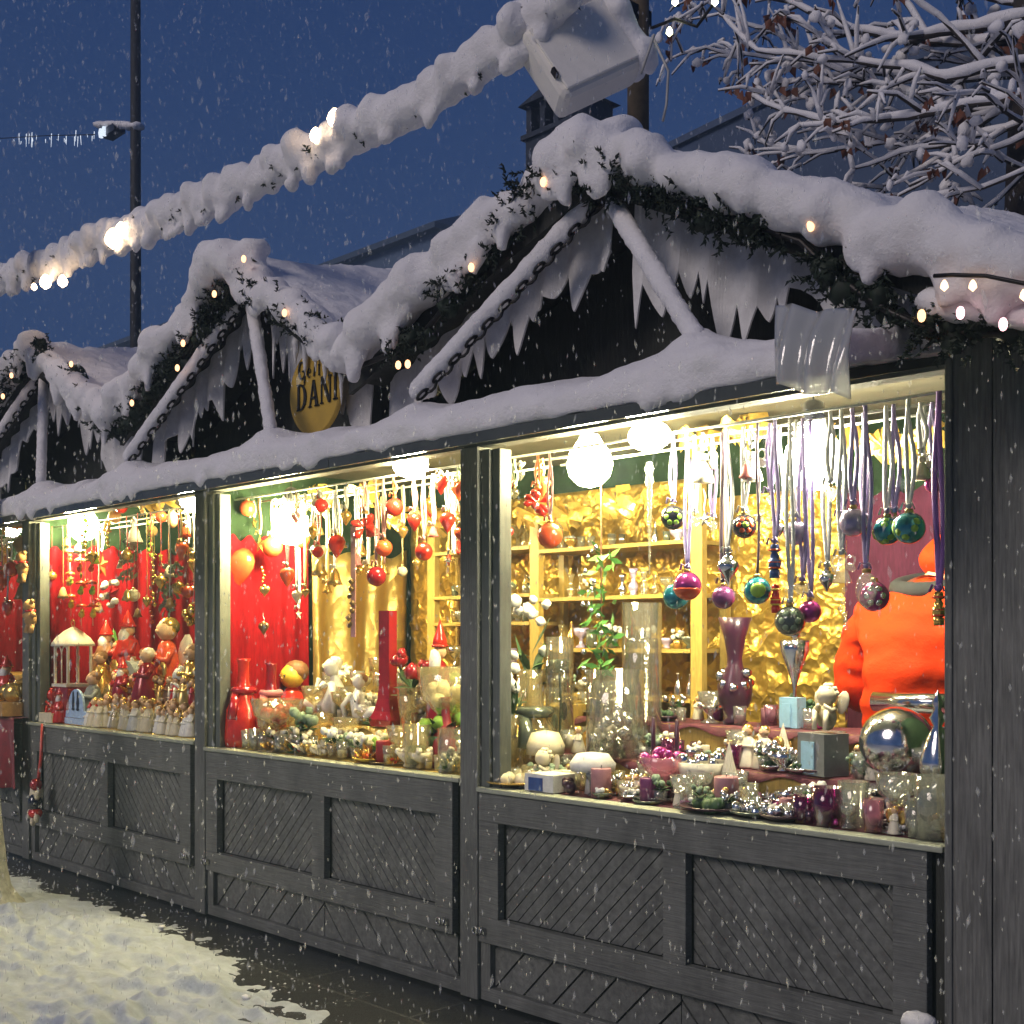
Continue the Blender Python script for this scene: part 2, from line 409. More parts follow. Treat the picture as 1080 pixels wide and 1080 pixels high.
    g = MB().prism([(fx0, -.035, hz), (fx0, -.035, hz - .03), (fx0, oy, oz - .03), (fx0, oy, oz)], (fx1 - fx0, 0, 0)); g.prism([(fx0, oy + .001, oz - .031), (fx0, oy - .025, oz - .036), (fx0, oy - .025, oz + .004), (fx0, oy + .001, oz + .004)], (fx1 - fx0, 0, 0))
    part(g, 'awning_flap', FLAPM)
    cx_ = xA; tops = Vector((xA, -.40, zA - .06))
    bots = [Vector((xA - .72, -.68, 2.53)), Vector((xA + .62, -.68, 2.52))]
    if key == 3: fx1 += .05
    sb = MB(); nx, ny = 60, 12; T = []
    for i in range(nx + 1):
        row = []
        for j in range(ny + 1):
            x = fx0 - .02 + (fx1 - fx0 + .04) * i / nx; y = -.785 + .765 * j / ny
            h = .125 + .03 * noise.noise((x * 1.6, 3.1, key)) + .02 * noise.noise((x * 5, y * 5, key)) - .02 * j / ny
            for b in bots: h += .10 * math.exp(-math.hypot(x - b.x, (y - b.y) * .9) / .09)
            if j == 0: h *= .72
            row.append(Vector((x, y - (.012 * noise.noise((x * 7, 1, 1)) if j == 0 else 0), oz + (hz - oz) * (y - oy) / (-oy) + h)))
        T.append(row)
    Bm = [[Vector((p.x, p.y, oz + (hz - oz) * (p.y - oy) / (-oy) + .006)) for p in r] for r in T]
    add_solid(sb, T, Bm)
    for i in range(16):
        x = U(fx0 + .08, fx1 - .08); sb.ball((x, -.765, oz + U(.0, .10)), 1, 9, (U(.04, .09), .035, U(.03, .06)))
    o = remeshed(sb, 'awning_snow', .018, None, 8, .008, 8); o.parent = root; o.matrix_parent_inverse = Matrix.Translation(-Vector(root.location))
    for k, b in enumerate(bots):
        ch = MB(); d = b - tops; n = int(d.length / .045); dn = d.normalized(); q = dn.to_track_quat('X', 'Y').to_matrix()
        for i in range(n):
            ch.torus(tops + d * ((i + .5) / n), .02, .006, q @ Matrix.Rotation(math.pi / 2 * (i % 2), 3, 'X'), 10, 5, 1.35)
        part(ch, 'support_chain', IRON)
        sn = MB(); pts = [tops + d * t for t in [.10 + .9 * i / 40 for i in range(41)]]
        off = Vector((-.012 if k == 0 else .0, -.004, .034 if k == 0 else .012))
        for i, p in enumerate(pts):
            sn.ball(p + off, 1, 8, (.034 + U(-.004, .006), .034, .04 + U(-.004, .006)))
        o = remeshed(sn, 'chain_snow', .014, None, 2, .004, 30); o.parent = root; o.matrix_parent_inverse = Matrix.Translation(-Vector(root.location))
    # snow on the roof
    s = MB(); ny = 14
    def thick(x, y): return .135 + .05 * noise.noise((x * .9, y * .9, key * 3.)) + .165 * max(0, y + .08)
    for xe, ze in ((xL, zL), (xR, zR)):
        def top(u, v, xe=xe, ze=ze):
            x = xA + (xe - xA) * u; y = fy - .02 + (yb - fy) * v
            return (x, y, zA + (ze - zA) * u + .03 - .0 + thick(x, y) * (1 - .35 * max(0, u - .85) / .15) * (1 - .25 * max(0, .06 - v) / .06))
        nu, nv = 20, 32
        T = [[Vector(top(i / nu, j / nv)) for j in range(nv + 1)] for i in range(nu + 1)]
        B = [[Vector((p.x, p.y, zA + (ze - zA) * (i / nu) + .015)) for p in T[i]] for i in range(nu + 1)]
        add_solid(s, T, B)
        # lumps bulging over the front edge
        L = math.hypot(xe - xA, ze - zA); nl = int(L / .05)
        for i in range(nl + 1):
            t = i / nl; x = xA + (xe - xA) * t; z = zA + (ze - zA) * t
            a = .5 + .5 * noise.noise((x * 3.2, 7.7, key)); r = .055 + .05 * a + U(-.012, .018)
            s.ball((x + U(-.02, .02), fy - .04 - .06 * a + U(-.03, .015), z + .085 + .02 * a + U(-.02, .02)), 1, 10, (r, r * 1.1, r * 1.05))
            if noise.noise((x * 5.3, 2.2, key)) > .12:
                ln = U(.04, .12)
                s.ball((x, fy - .10 - .02 * a, z + .06 - ln * .5), 1, 8, (.04, .04, .06 + ln * .5))
    for i in range(6): s.ball((xA + U(-.2, .2), fy - .05 + U(-.03, .05), zA + .10 + U(0, .03)), 1, 10, (.08, .09, .055))
    o = remeshed(s, 'roof_snow', .022, None, 3, .016, 8.5); o.parent = root; o.matrix_parent_inverse = Matrix.Translation(-Vector(root.location))
    STALLS[key] = root
    return root, part

def needle_garland(pts, name, label, lights, rad=.065, dens=95, cat='garland', group=None, lm=None, gaps=True):
    """fir garland: many single needles on short twigs round a line"""
    root = thing(name, label, cat, pts[0], group)
    g = MB(); line = along(pts, .01); L = sum((b - a).length for a, b in zip(line, line[1:]))
    for i in range(int(L * dens * 1.7)):
        p = random.choice(line)
        if gaps and noise.noise(p * 4.5) < -.12: continue
        p = p + Vector((U(-1, 1), U(-1, .6), U(-1, 1))) * rad
        ax = Vector((U(-1, 1), U(-1.1, .3), U(-1, .7))).normalized(); ln = U(.035, .075)
        for k in range(13):
            b = p + ax * (ln * k / 13)
            dr = (ax * .7 + Vector((U(-1, 1), U(-1, 1), U(-1, 1)))).normalized(); e = b + dr * U(.014, .027); sd = dr.cross(Vector((U(-1, 1), U(-1, 1), U(-1, 1)))).normalized() * .0045
            g.add([b - sd, b + sd, e], [(0, 1, 2)])
            g.add([b - sd * 1.2, e * .4 + b * .6 + dr.cross(sd) * 1.4, e], [(0, 1, 2)])
    for p in along(pts, .035):
        if R() < .85 and not (gaps and noise.noise(p * 4.5) < -.12):
            q = p + Vector((U(-.03, .03), U(-.01, .03), U(-.03, .03))); r = U(.4, .75) * rad; g.ball(q, 1, 9, (r, r, r), bump=.7)
    f = g.build('needles', FIR); f.parent = root; f.matrix_parent_inverse = Matrix.Translation(-Vector(pts[0]))
    t = MB().tube(along(pts, .08), .012, 6).build('stem', IRON); t.parent = root; t.matrix_parent_inverse = Matrix.Translation(-Vector(pts[0]))
    for q in lights:
        b = MB().ball(q, .013, 8, (.012, .012, .018)).build('fairy_light', lm or FAIRY); b.parent = root; b.matrix_parent_inverse = Matrix.Translation(-Vector(pts[0]))
    return root
# ------------------------------------------------------------------ the four stalls
S3, S2, S1 = .945, .975, 1.0
st0, part0 = stall(0, -7.25, -4.83, 1.0, -7.35, -6.1, -4.92, 2.78, 3.36, 2.78, 1.5, 'farthest snow-roofed stall at the end of the row with a red cloth over its counter', GOLDT, GREENB)
st1, part1 = stall(1, -4.83, -2.35, S1, -4.9, -3.7, -2.5, 2.78, 3.36, 2.78, 1.5, 'snow-roofed wooden stall lined with red curtain and crowded with small angel figurines', GOLDT, GREENB)
st2, part2 = stall(2, -2.35, 0., S2, -2.5, -1.25, -.33, 2.76, 3.38, 2.80, 1.5, 'snow-roofed wooden stall with round yellow sign and red hanging baubles', GOLDT, GREENB)
st3, part3 = stall(3, 0., 2.30, S3, -.33, 1.12, 2.72, 2.74, 3.26, 2.46, 1.5, 'largest snow-roofed wooden stall where a person in orange stands among purple glassware', WINE, GREENB)
# end of the row: boarded corner wall
b = MB(); x = 2.262
while x < 3.5:
    w = U(.10, .13); b.box(x, x + w - .006, -.05 + U(-.003, .003), -.02, 0, 2.56); x += w
part3(b, 'corner_boarding', ENDW)
part3(MB().box(2.236, 2.2615, -.06, .06, 0, 2.56), 'corner_post', WOODZ, bevel=.004)
part3(MB().box(2.262, 3.5, -.016, .01, 0, 2.58), 'backing_board', DARKW)
part3(MB().box(3.0, 3.05, .011, 2.2, 0, 2.6), 'side_wall', DARKW)
# loose plastic sheet closing the corner between fringe and flap
SH = [W(818, 322, -.80), W(906, 328, -.80), W(894, 420, -.86), W(818, 408, -.86)]
def sheet(u, v):
    p = SH[0].lerp(SH[1], u).lerp(SH[3].lerp(SH[2], u), v)
    return p + Vector((0, .015 * math.sin(u * 17 + v * 3) - .02 * math.sin(v * math.pi), .008 * math.sin(u * 9 + v * 7)))
part3(MB().grid(sheet, 26, 20, (0, .004, 0)), 'plastic_sheet', glass('cloudy_plastic', (.90, .92, .90), .74, (.84, .85, .82)))
# partitions and fabric
part0(MB().box(-7.30, -7.26, .08, 1.5, .2, 2.62), 'side_wall', GREENB)
part1(MB().box(-4.845, -4.815, .08, 1.5, .2, 2.62), 'side_wall', GREENB)
part2(MB().box(-2.365, -2.335, .08, 1.5, .2, 2.62), 'side_wall', GREENB)
def drape(name, label, m, x0, x1, y0, y1, z0, z1, folds, amp, nrm, grp=None, sag=.0):
    def fn(u, v):
        k = math.sin(u * folds * 2 * math.pi + .8 * math.sin(u * 9) + .5 * math.sin(v * 3)) + .4 * math.sin(u * folds * 5.1 + v)
        a = amp * (.35 + .65 * v) * k
        zt = z1 - sag * math.sin(u * math.pi) + .02 * math.sin(u * folds * 2 * math.pi)
        return (x0 + (x1 - x0) * u + nrm[0] * a, y0 + (y1 - y0) * u + nrm[1] * a, zt + (z0 - zt) * v)
    o = MB().grid(fn, int(folds * 14) + 20, 14, (nrm[0] * -.004, nrm[1] * -.004, 0)).build(name, m)
    return tag(o, label, 'curtain', grp)
drape('curtain', 'bright red gathered curtain behind the angel figurines of the second stall from far end', REDC, -4.775, -4.775, .10, 1.45, 1.0, 2.26, 9, .03, (1, 0), sag=-.03)
drape('curtain', 'dark red curtain lining the farthest stall behind the cloth-covered counter', REDC, -7.2, -7.2, .1, 1.45, .9, 2.3, 8, .03, (1, 0))
drape('curtain', 'red curtain hanging beside the gold satin behind the red baubles', REDC, -2.29, -2.29, .10, .66, 1.0, 2.20, 5, .012, (1, 0))
drape('gold_drape', 'crumpled gold satin drape beside the shelves behind the white reclining figure', GOLDC, -2.28, -2.30, .68, 1.45, 1.0, 2.17, 3.3, .035, (1, 0), sag=.04)
drape('curtain', 'mauve curtain hanging behind the person in the orange jacket', MAUVE, .98, 2.28, 1.45, 1.45, 1.0, 2.28, 7, .012, (0, 1))
def crinkle(x0, x1, z0, z1, y, name, label):
    n = 0
    def fn(u, v):
        x = x0 + (x1 - x0) * u; z = z1 + (z0 - z1) * v
        a = .010 * noise.noise((x * 7, z * 7, 2)) + .012 * abs(noise.noise((x * 15, z * 11, 5))) - .014 * max(0, 1 - abs(((z - 1.70) / .02)))
        return (x, y + a, z)
    return tag(MB().grid(fn, 60, 60, (0, .004, 0)).build(name, GOLDF), label, 'wall covering')
crinkle(.06, .99, 1.0, 2.33, 1.45, 'gold_paper_panel', 'creased gold paper wall panel behind the dark flared vase')
crinkle(-2.28, .05, 1.0, 2.45, 1.47, 'gold_paper_panel', 'creased gold paper covering the wall behind the pine shelves')
part3(MB().box(2.236, 2.262, .06, 1.5, .2, 2.62), 'inner_side_wall', GREENB)
# pine shelving behind the two nearer stalls
sh = thing('shelving_unit', 'golden pine shelving unit full of glassware against the gold paper wall', 'shelves', (-1.1, 1.35, .2))
def spart(mb, n, m, par=None):
    o = mb.build(n, m); o.parent = par or sh; o.matrix_parent_inverse = Matrix.Translation(-Vector(sh.location)); return o
ups = [-2.20, -1.17, -.02]
UPX = [W(457, 600, 1.2).x, W(566, 600, 1.2).x, W(737, 600, 1.2).x]
for ux in UPX: spart(MB().box(ux - .035, ux + .035, 1.18, 1.22, .2, 2.42 if ux != UPX[0] else 2.36), 'upright', PINE)
for ux in UPX: spart(MB().box(ux - .02, ux + .02, 1.40, 1.44, .2, 2.30), 'rear_upright', PINE)
SHZ = [(0, 2.13), (0, 1.86), (0, 1.70), (0, 1.42), (1, 2.10), (1, 1.83), (1, 1.55), (1, 1.30)]
for i, z in SHZ: spart(MB().box(UPX[i] + .036, UPX[i + 1] - .036, 1.175, 1.44, z - .02, z), 'shelf', PINE, )

# ------------------------------------------------------------------ fir garlands along the roof edges
def G(l, y=-.52): return [W(a, b, y) for a, b in l]
needle_garland(G([(604, 180), (560, 196), (540, 225), (508, 275), (474, 318), (440, 360), (400, 378), (376, 388)]), 'fir_garland', 'snow-laden fir garland up the left slope of the largest stall roof', G([(573, 192), (497, 282), (420, 385), (430, 384)], -.60), .06, 120)
needle_garland(G([(610, 182), (650, 190), (705, 212), (760, 228), (800, 240), (845, 255), (872, 282), (905, 308), (940, 330), (985, 350)]), 'fir_garland', 'snow-laden fir garland down the right slope of the largest stall roof', G([(855, 238), (972, 333)], -.60), .06, 120)
needle_garland(G([(930, 322), (985, 348), (1030, 352), (1090, 352), (1160, 356)], -.47), 'fir_garland', 'fir garland with pink fairy lights above the dark boarded corner wall', G([(1013, 330), (1058, 342), (1085, 338)], -.62), .055, 120, lm=FAIRYP)
needle_garland(G([(258, 285), (240, 310), (222, 335), (195, 375), (165, 410), (134, 448)]), 'fir_garland', 'snow-laden fir garland up the left slope of the roof over the yellow-sign stall', G([(257, 273), (226, 310), (193, 362), (187, 388), (139, 425)], -.62), .06, 120)
needle_garland(G([(262, 288), (285, 320), (310, 333), (340, 347), (372, 382)]), 'fir_garland', 'short snowy fir garland above the round yellow sign', G([(300, 330)], -.62), .06, 120)
needle_garland(G([(40, 365), (22, 385), (4, 415), (-20, 450)]), 'fir_garland', 'snowy fir garland on the far side of the red-curtained stall roof', G([(12, 396), (3, 418)], -.62), .06, 110)
needle_garland(G([(42, 368), (60, 385), (80, 395), (105, 445), (128, 450)]), 'fir_garland', 'snow-buried fir garland on the near side of the red-curtained stall roof', G([(75, 384)], -.62), .06, 110)
# light cable looped over the corner snow
def cable(pts, lights, y, name, label, m, lm, r=.006, br=.016):
    P = [W(a, b, y) for a, b in pts]; root = thing(name, label, 'fairy lights', P[0])
    a = MB().tube(along(P, .03), r, 6).build('cable', m); a.parent = root; a.matrix_parent_inverse = Matrix.Translation(-P[0])
    for q in lights:
        p = W(q[0], q[1], y); b = MB().lathe([(0, -br * 1.3), (br, -br * .3), (br * .8, br * .7), (br * .3, br * 1.5), (0, br * 1.6)], p, 10).build('lamp', lm); b.parent = root; b.matrix_parent_inverse = Matrix.Translation(-P[0])
    return root
cable([(985, 291), (1005, 290), (1040, 291), (1095, 302), (1160, 300)], [(996, 302), (1026, 302), (1080, 312)], -.66, 'fairy_lights', 'dark cable of pale fairy lights looped over snow at the roof corner', IRON, lamp_mat('fairy_warm', (1., .62, .36), 3.2), br=.011)
s = MB()
for i in range(24):
    s.ball(W(985 + i * 8, 318 + 1.2 * i, -.50), 1, 8, (.06, .06, .045))
o = remeshed(s, 'snow_clump', .02, None, 3, .012, 9); tag(o, 'snow lying along the fairy-light garland above the dark corner wall', 'snow')

# ------------------------------------------------------------------ thick snowy garland strung above the stalls
GP = [(-260, 420), (-120, 348), (-30, 305), (0, 291), (60, 272), (120, 246), (180, 224), (240, 200), (300, 172), (340, 152), (400, 122), (450, 98), (500, 66), (545, 30), (575, 5), (600, -15)]
gy = -.5
gp = [W(a, b, gy) for a, b in GP]
root = needle_garland([p + Vector((0, 0, -.04)) for p in gp], 'overhead_garland', 'thick snow-caked garland strung overhead from the post along the stalls', [], .035, 26, gaps=False)
s = MB(); ln = along(gp, .03)
for i, p in enumerate(ln):
    r = .084 + .022 * noise.noise((i * .16, 1, 1)) + .018 * noise.noise((i * .5, 4, 1))
    s.ball(p + Vector((0, U(-.01, .01), .012 + .018 * noise.noise((i * .3, 9, 2)))), 1, 10, (r * .85, r * .85, r))
    if noise.noise((i * .43, 3, 3)) > .12:
        s.ball(p + Vector((U(-.02, .02), -.03, -.09)), 1, 8, (.035, .035, U(.03, .06)))
    if i % 4 == 0: s.ball(p + Vector((U(-.03, .03), U(-.06, .02), .05)), 1, 10, (.068, .068, U(.06, .09)))
o = remeshed(s, 'snow_coat', .02, root, 3, .02, 7); o.matrix_parent_inverse = Matrix.Translation(-gp[0])
for q, r in (((353, 116), .034), ((333, 134), .028), ((119, 245), .045), ((128, 236), .036), ((48, 291), .036), ((66, 290), .03), ((36, 296), .018)):
    b = MB().lathe([(0, -r * 1.2), (r * .8, -r * .6), (r, 0), (r * .7, r * .8), (r * .3, r * 1.3), (0, r * 1.35)], W(q[0], q[1], gy - .09), 12).build('string_bulb', STRB); b.parent = root; b.matrix_parent_inverse = Matrix.Translation(-gp[0])

# post behind the roof, carrying a snow-caked floodlight
pb = W(673, 130, .15)
pr = thing('lamp_post', 'brown timber post rising behind the snowy roof of the largest stall', 'post', (pb.x, .15, 0))
o = MB().tube([(pb.x, .15, 2.6), (pb.x, .15, 4.6)], .045, 12).build('pole', mat('brown_timber', (.10, .075, .045), .8, var=.3, scale=20)); o.parent = pr; o.matrix_parent_inverse = Matrix.Translation(-Vector(pr.location))
o = MB().obox((pb.x, -.1, 4.15), (.03, 0, 0), (0, .3, 0), (0, 0, .03)).build('bracket', IRON); o.parent = pr; o.matrix_parent_inverse = Matrix.Translation(-Vector(pr.location))
def atZ(px, py, Z):
    X = (px - 540) / F * Z; return Vector((CX - CT * Z + ST * X, -D + ST * Z + CT * X, H + (HY - py) / F * Z))
c4 = [atZ(a, b, zz) for a, b, zz in ((551, 26, 4.48), (596, 98, 4.44), (680, 60, 4.52), (640, -14, 4.56))]
ctr_ = sum(c4, Vector()) / 4
ex = ((c4[2] + c4[3]) - (c4[0] + c4[1])).normalized(); ez = ((c4[0] + c4[3]) - (c4[1] + c4[2])); ez = (ez - ex * ez.dot(ex)).normalized(); ey = ez.cross(ex)
if ey.dot(Vector((CT, -ST, 0))) > 0: ey = -ey
MX = Matrix((ex, ey, ez)).transposed()
fl = thing('floodlight', 'square pale floodlight housing caked with snow, tilted below the overhead garland', 'floodlight', ctr_)
def fpart(mb, n, m, bv=0):
    o = mb.build(n, m, None, bevel=bv); o.parent = fl; o.matrix_parent_inverse = Matrix.Translation(-ctr_); return o
wx, wz = ((c4[2] + c4[3]) - (c4[0] + c4[1])).length / 4, ((c4[0] + c4[3]) - (c4[1] + c4[2])).length / 4
LAMPB = mat('frosted_white_plastic', (.82, .79, .72), .5, var=.06, scale=6)
fpart(MB().obox(ctr_ + ey * .10, ex * wx, ey * .08, ez * wz), 'housing', LAMPB, .03)
fpart(MB().obox(ctr_ + ey * .016, ex * (wx * .88), ey * .006, ez * (wz * .88)), 'front_glass', mat('frosted_front', (.86, .83, .76), .35, var=.05), .005)
fpart(MB().obox(ctr_ - ex * (wx * .93) - ez * .06 + ey * .012, ex * .007, ey * .014, ez * .016), 'clip', IRON, .003)
s = MB()
for i in range(26):
    t = i / 25
    s.ball(ctr_ + ex * (wx * (2 * t - 1)) + ez * (wz + .03) + ey * U(.07, .18) + Vector((0, 0, .03)), 1, 9, (.07, .08, .07 + .03 * R()))
    s.ball(ctr_ + ex * (wx + .02) + ez * (wz * (2 * t - 1) * .9) + ey * U(.02, .16), 1, 9, (.04, .06, .06))
o = remeshed(s, 'snow_cap', .018, fl, 3, .012, 9); o.matrix_parent_inverse = Matrix.Translation(-ctr_)
cable([(688, 38), (705, 75), (703, 110), (699, 128)], [], -.2, 'loose_cable', 'thin pale cable dangling from the floodlight to the snowy roof', mat('pale_cable', (.4, .4, .38)), FAIRY, r=.005)
cable([(690, 36), (684, 55), (676, 78)], [], -.3, 'loose_cable', 'short bright cable curling off the floodlight corner towards the timber post', mat('pale_cable', (.4, .4, .38)), FAIRY, r=.005)
cable([(686, 30), (712, 20), (735, 28), (760, -6)], [(706, 34), (712, 2), (754, 2)], -.1, 'fairy_lights', 'dark cable with pale fairy lights beside the floodlight under bare branches', IRON, lamp_mat('fairy_green', (.95, 1., .62), 8), br=.013)

# round sign on the gable
sp = W(336, 414, -.40)
sg = thing('round_sign', 'round yellow wooden sign lettered in black, half hidden by icicle fringe and snow', 'sign', sp)
def gp_(mb, n, m, par=sg):
    o = mb.build(n, m); o.parent = par; o.matrix_parent_inverse = Matrix.Translation(-sp); return o
rs = .20
gp_(MB().lathe([(rs - .006, 0), (rs, .006), (rs, .024), (0, .024)], sp, 40, Matrix.Rotation(math.pi / 2, 3, 'X')).add([sp + Vector((rs * .97 * math.cos(a * .157), -.0245, rs * .97 * math.sin(a * .157))) for a in range(40)], [tuple(range(40))]), 'sign_board', mat('yellow_sign_paint', (.50, .33, .05), .5, var=.15, scale=6))
INK = mat('black_lettering', (.012, .011, .010), .6)
def letter(strokes, ox, oz, w, h):
    m_ = MB()
    for poly in strokes:
        m_.prism([(sp.x + ox + p[0] * w, sp.y - .0275, sp.z + oz + p[1] * h) for p in poly], (0, -.004, 0))
    return m_
def arc(cx, cz, rx, rz, a0, a1, t0, t1, n=12):
    out = []
    for i in range(n):
        a = math.radians(a0 + (a1 - a0) * i / n); b = math.radians(a0 + (a1 - a0) * (i + 1) / n)
        ta = t0 + (t1 - t0) * math.sin(math.pi * i / n); tb = t0 + (t1 - t0) * math.sin(math.pi * (i + 1) / n)
        out.append([(cx + rx * math.cos(a), cz + rz * math.sin(a)), (cx + rx * math.cos(b), cz + rz * math.sin(b)), (cx + (rx - tb) * math.cos(b), cz + (rz - tb * .6) * math.sin(b)), (cx + (rx - ta) * math.cos(a), cz + (rz - ta * .6) * math.sin(a))])
    return out
LD = [[(.08, 0), (.26, 0), (.26, 1), (.08, 1)], [(0, 0), (.34, 0), (.34, .05), (0, .05)], [(0, .95), (.34, .95), (.34, 1), (0, 1)]] + arc(.3, .5, .62, .5, -90, 90, .06, .24)
LA = [[(.10, 0), (.20, 0), (.52, 1), (.42, 1)], [(.42, 1), (.58, 1), (.92, 0), (.68, 0)], [(.22, .30), (.72, .30), (.72, .38), (.22, .38)], [(0, 0), (.3, 0), (.3, .05), (0, .05)], [(.58, 0), (1, 0), (1, .05), (.58, .05)]]
LN = [[(.08, 0), (.16, 0), (.16, 1), (.08, 1)], [(.06, 1), (.32, 1), (.92, 0), (.72, 0)], [(.84, 0), (.92, 0), (.92, 1), (.84, 1)], [(0, 0), (.26, 0), (.26, .05), (0, .05)], [(.74, .95), (1, .95), (1, 1), (.74, 1)]]
LI = [[(.3, 0), (.66, 0), (.66, 1), (.3, 1)], [(.1, 0), (.86, 0), (.86, .06), (.1, .06)], [(.1, .94), (.86, .94), (.86, 1), (.1, 1)]]
LG = arc(.5, .5, .48, .5, 40, 330, .05, .2, 18) + [[(.55, .40), (1., .42), (1., .5), (.55, .48)], [(.80, -.25), (.95, -.2), (1., .45), (.86, .45)]] + arc(.55, -.22, .38, .18, 180, 350, .05, .1)
LE = arc(.5, .5, .45, .5, 20, 320, .06, .2, 14) + [[(.1, .45), (.9, .55), (.9, .63), (.1, .53)]]
LL = [[(.2, 0), (.5, 0), (.8, 1.5), (.55, 1.5)]]
x = -.135
for L_, w_, h_, z_ in ((LD, .085, .125, -.075), (LA, .088, .125, -.070), (LN, .088, .125, -.065), (LI, .045, .125, -.06)):
    gp_(letter(L_, x, z_, w_, h_), 'letter', INK); x += w_ + .008
x = -.125
for L_, w_, h_ in ((LG, .06, .085), (LE, .035, .045), (LL, .03, .045), (LI, .02, .05)):
    gp_(letter(L_, x, .070, w_, h_), 'letter', INK); x += w_ + .012

ib = MB()
for px_, y0_, y1_, w_ in ((312, 362, 386, 9), (322, 358, 398, 10), (333, 360, 393, 8), (343, 362, 407, 10), (352, 366, 398, 9), (360, 370, 428, 9), (369, 374, 402, 8), (329, 354, 380, 14), (347, 360, 384, 16), (363, 366, 388, 14)):
    a = W(px_, y0_, -.45); b = W(px_, y1_, -.44); r = w_ / 2 * depth(a) / F
    ib.tube([a + Vector((0, .01, .05)), a, a * .6 + b * .4, a * .25 + b * .75, b], [r, r, r * .75, r * .5, .003], 8)
o = remeshed(ib, 'icicle_clump', .008, st2, 2, .003, 30, MATS['white_felt']); o.matrix_parent_inverse = Matrix.Translation(-Vector(st2.location))
# ------------------------------------------------------------------ ground
def pave():
    """wet dark slabs, joints holding a little slush, thin dusting of snow in drifts"""
    m, nt, out = newmat('wet_slabs'); b = N(nt, 'ShaderNodeBsdfPrincipled'); tc = N(nt, 'ShaderNodeTexCoord')
    br = N(nt, 'ShaderNodeTexBrick'); br.inputs['Scale'].default_value = .62; br.inputs['Mortar Size'].default_value = .006; br.inputs['Color1'].default_value = (.020, .021, .022, 1); br.inputs['Color2'].default_value = (.030, .030, .029, 1); br.inputs['Mortar'].default_value = (.05, .05, .05, 1)
    nz = N(nt, 'ShaderNodeTexNoise'); nz.inputs['Scale'].default_value = 7; nz.inputs['Detail'].default_value = 12; nz.inputs['Roughness'].default_value = .75
    rp = N(nt, 'ShaderNodeValToRGB'); rp.color_ramp.elements[0].position = .60; rp.color_ramp.elements[1].position = .80; rp.color_ramp.elements[1].color = (.55, .55, .55, 1)
    mx = N(nt, 'ShaderNodeMix', data_type='RGBA'); mx.inputs[7].default_value = (.42, .43, .44, 1)
    nt.links.new(tc.outputs['Object'], br.inputs['Vector']); nt.links.new(tc.outputs['Object'], nz.inputs['Vector']); nt.links.new(nz.outputs[0], rp.inputs[0]); nt.links.new(rp.outputs[0], mx.inputs[0]); nt.links.new(br.outputs['Color'], mx.inputs[6]); nt.links.new(mx.outputs[2], b.inputs['Base Color'])
    r2 = N(nt, 'ShaderNodeMath', operation='MULTIPLY_ADD'); r2.inputs[1].default_value = .9; r2.inputs[2].default_value = .18; nt.links.new(rp.outputs[0], r2.inputs[0]); nt.links.new(r2.outputs[0], b.inputs['Roughness'])
    bp = N(nt, 'ShaderNodeBump'); bp.inputs['Strength'].default_value = .25; bp.inputs['Distance'].default_value = .02; nt.links.new(nz.outputs[0], bp.inputs['Height']); nt.links.new(bp.outputs[0], b.inputs['Normal'])
    nt.links.new(b.outputs[0], out.inputs[0]); return m
o = MB().box(-90, 60, -60, 90, -.5, -.012).build('wet_paving', pave()); tag(o, kind='structure')
def edge(x):
    k = [(-40, -.45), (-4.27, -.40), (-3.2, -.42), (-2.6, -.36), (-1.94, -.40), (-1.2, -.52), (-.31, -.78), (.4, -1.2), (2, -1.9), (20, -3)]
    for (a, b), (c, d) in zip(k, k[1:]):
        if x <= c: return b + (d - b) * (x - a) / (c - a)
    return k[-1][1]
def snow_z(x, y, e):
    d = e - y + .24 + .16 * noise.noise((x * 2.3, y * 2.3, 0)) + .10 * noise.noise((x * 9, y * 9, 1)) + .035 * noise.noise((x * 24, y * 24, 4))
    h = max(0., min(1., d / .55)); h = h * h * (3 - 2 * h)
    lump = .035 * noise.noise((x * 3.1, y * 4.5, 3)) + .03 * abs(noise.noise((x * 8, y * 10, 5))) + .018 * noise.noise((x * 19, y * 22, 8))
    for (fx, fy_) in FOOT:
        q = ((x - fx) / .15) ** 2 + ((y - fy_) / .07) ** 2
        if q < 6: lump -= .036 * math.exp(-q) - .016 * math.exp(-(q - 1.8) ** 2)
    z = -.022 + h * (.036 + lump * .8)
    return z if h < .75 else max(z, -.006 + .006 * noise.noise((x * 7, y * 7, 2)))
FOOT = [(U(-5.5, -.2), U(-2.6, -.6)) for i in range(230)]
g = MB()
g.grid(lambda u, v: (lambda x, y: (x, y, snow_z(x, y, edge(x))))(-6.5 + 6.7 * u, -.25 - 2.3 * v), 320, 150)
SLUSH = mat('trodden_snow', (.37, .41, .48), .8, var=.16, scale=14, bump=.5)
o = g.build('snowy_ground', SLUSH); tag(o, kind='structure')
g = MB()
def outer(x0, x1, y0, y1, nu, nv):
    g.grid(lambda u, v: (lambda x, y: (x, y, snow_z(x, y, edge(x)) - .004))(x0 + (x1 - x0) * u, y0 + (y1 - y0) * v), nu, nv)
outer(.16, 9, -.9, -7, 80, 50); outer(-30, -6.45, -.2, -7, 90, 40); outer(-6.5, .2, -2.5, -7, 50, 30); outer(-30, 9, -6.95, -30, 40, 24)
o = g.build('snow_field', SLUSH); tag(o, kind='structure')
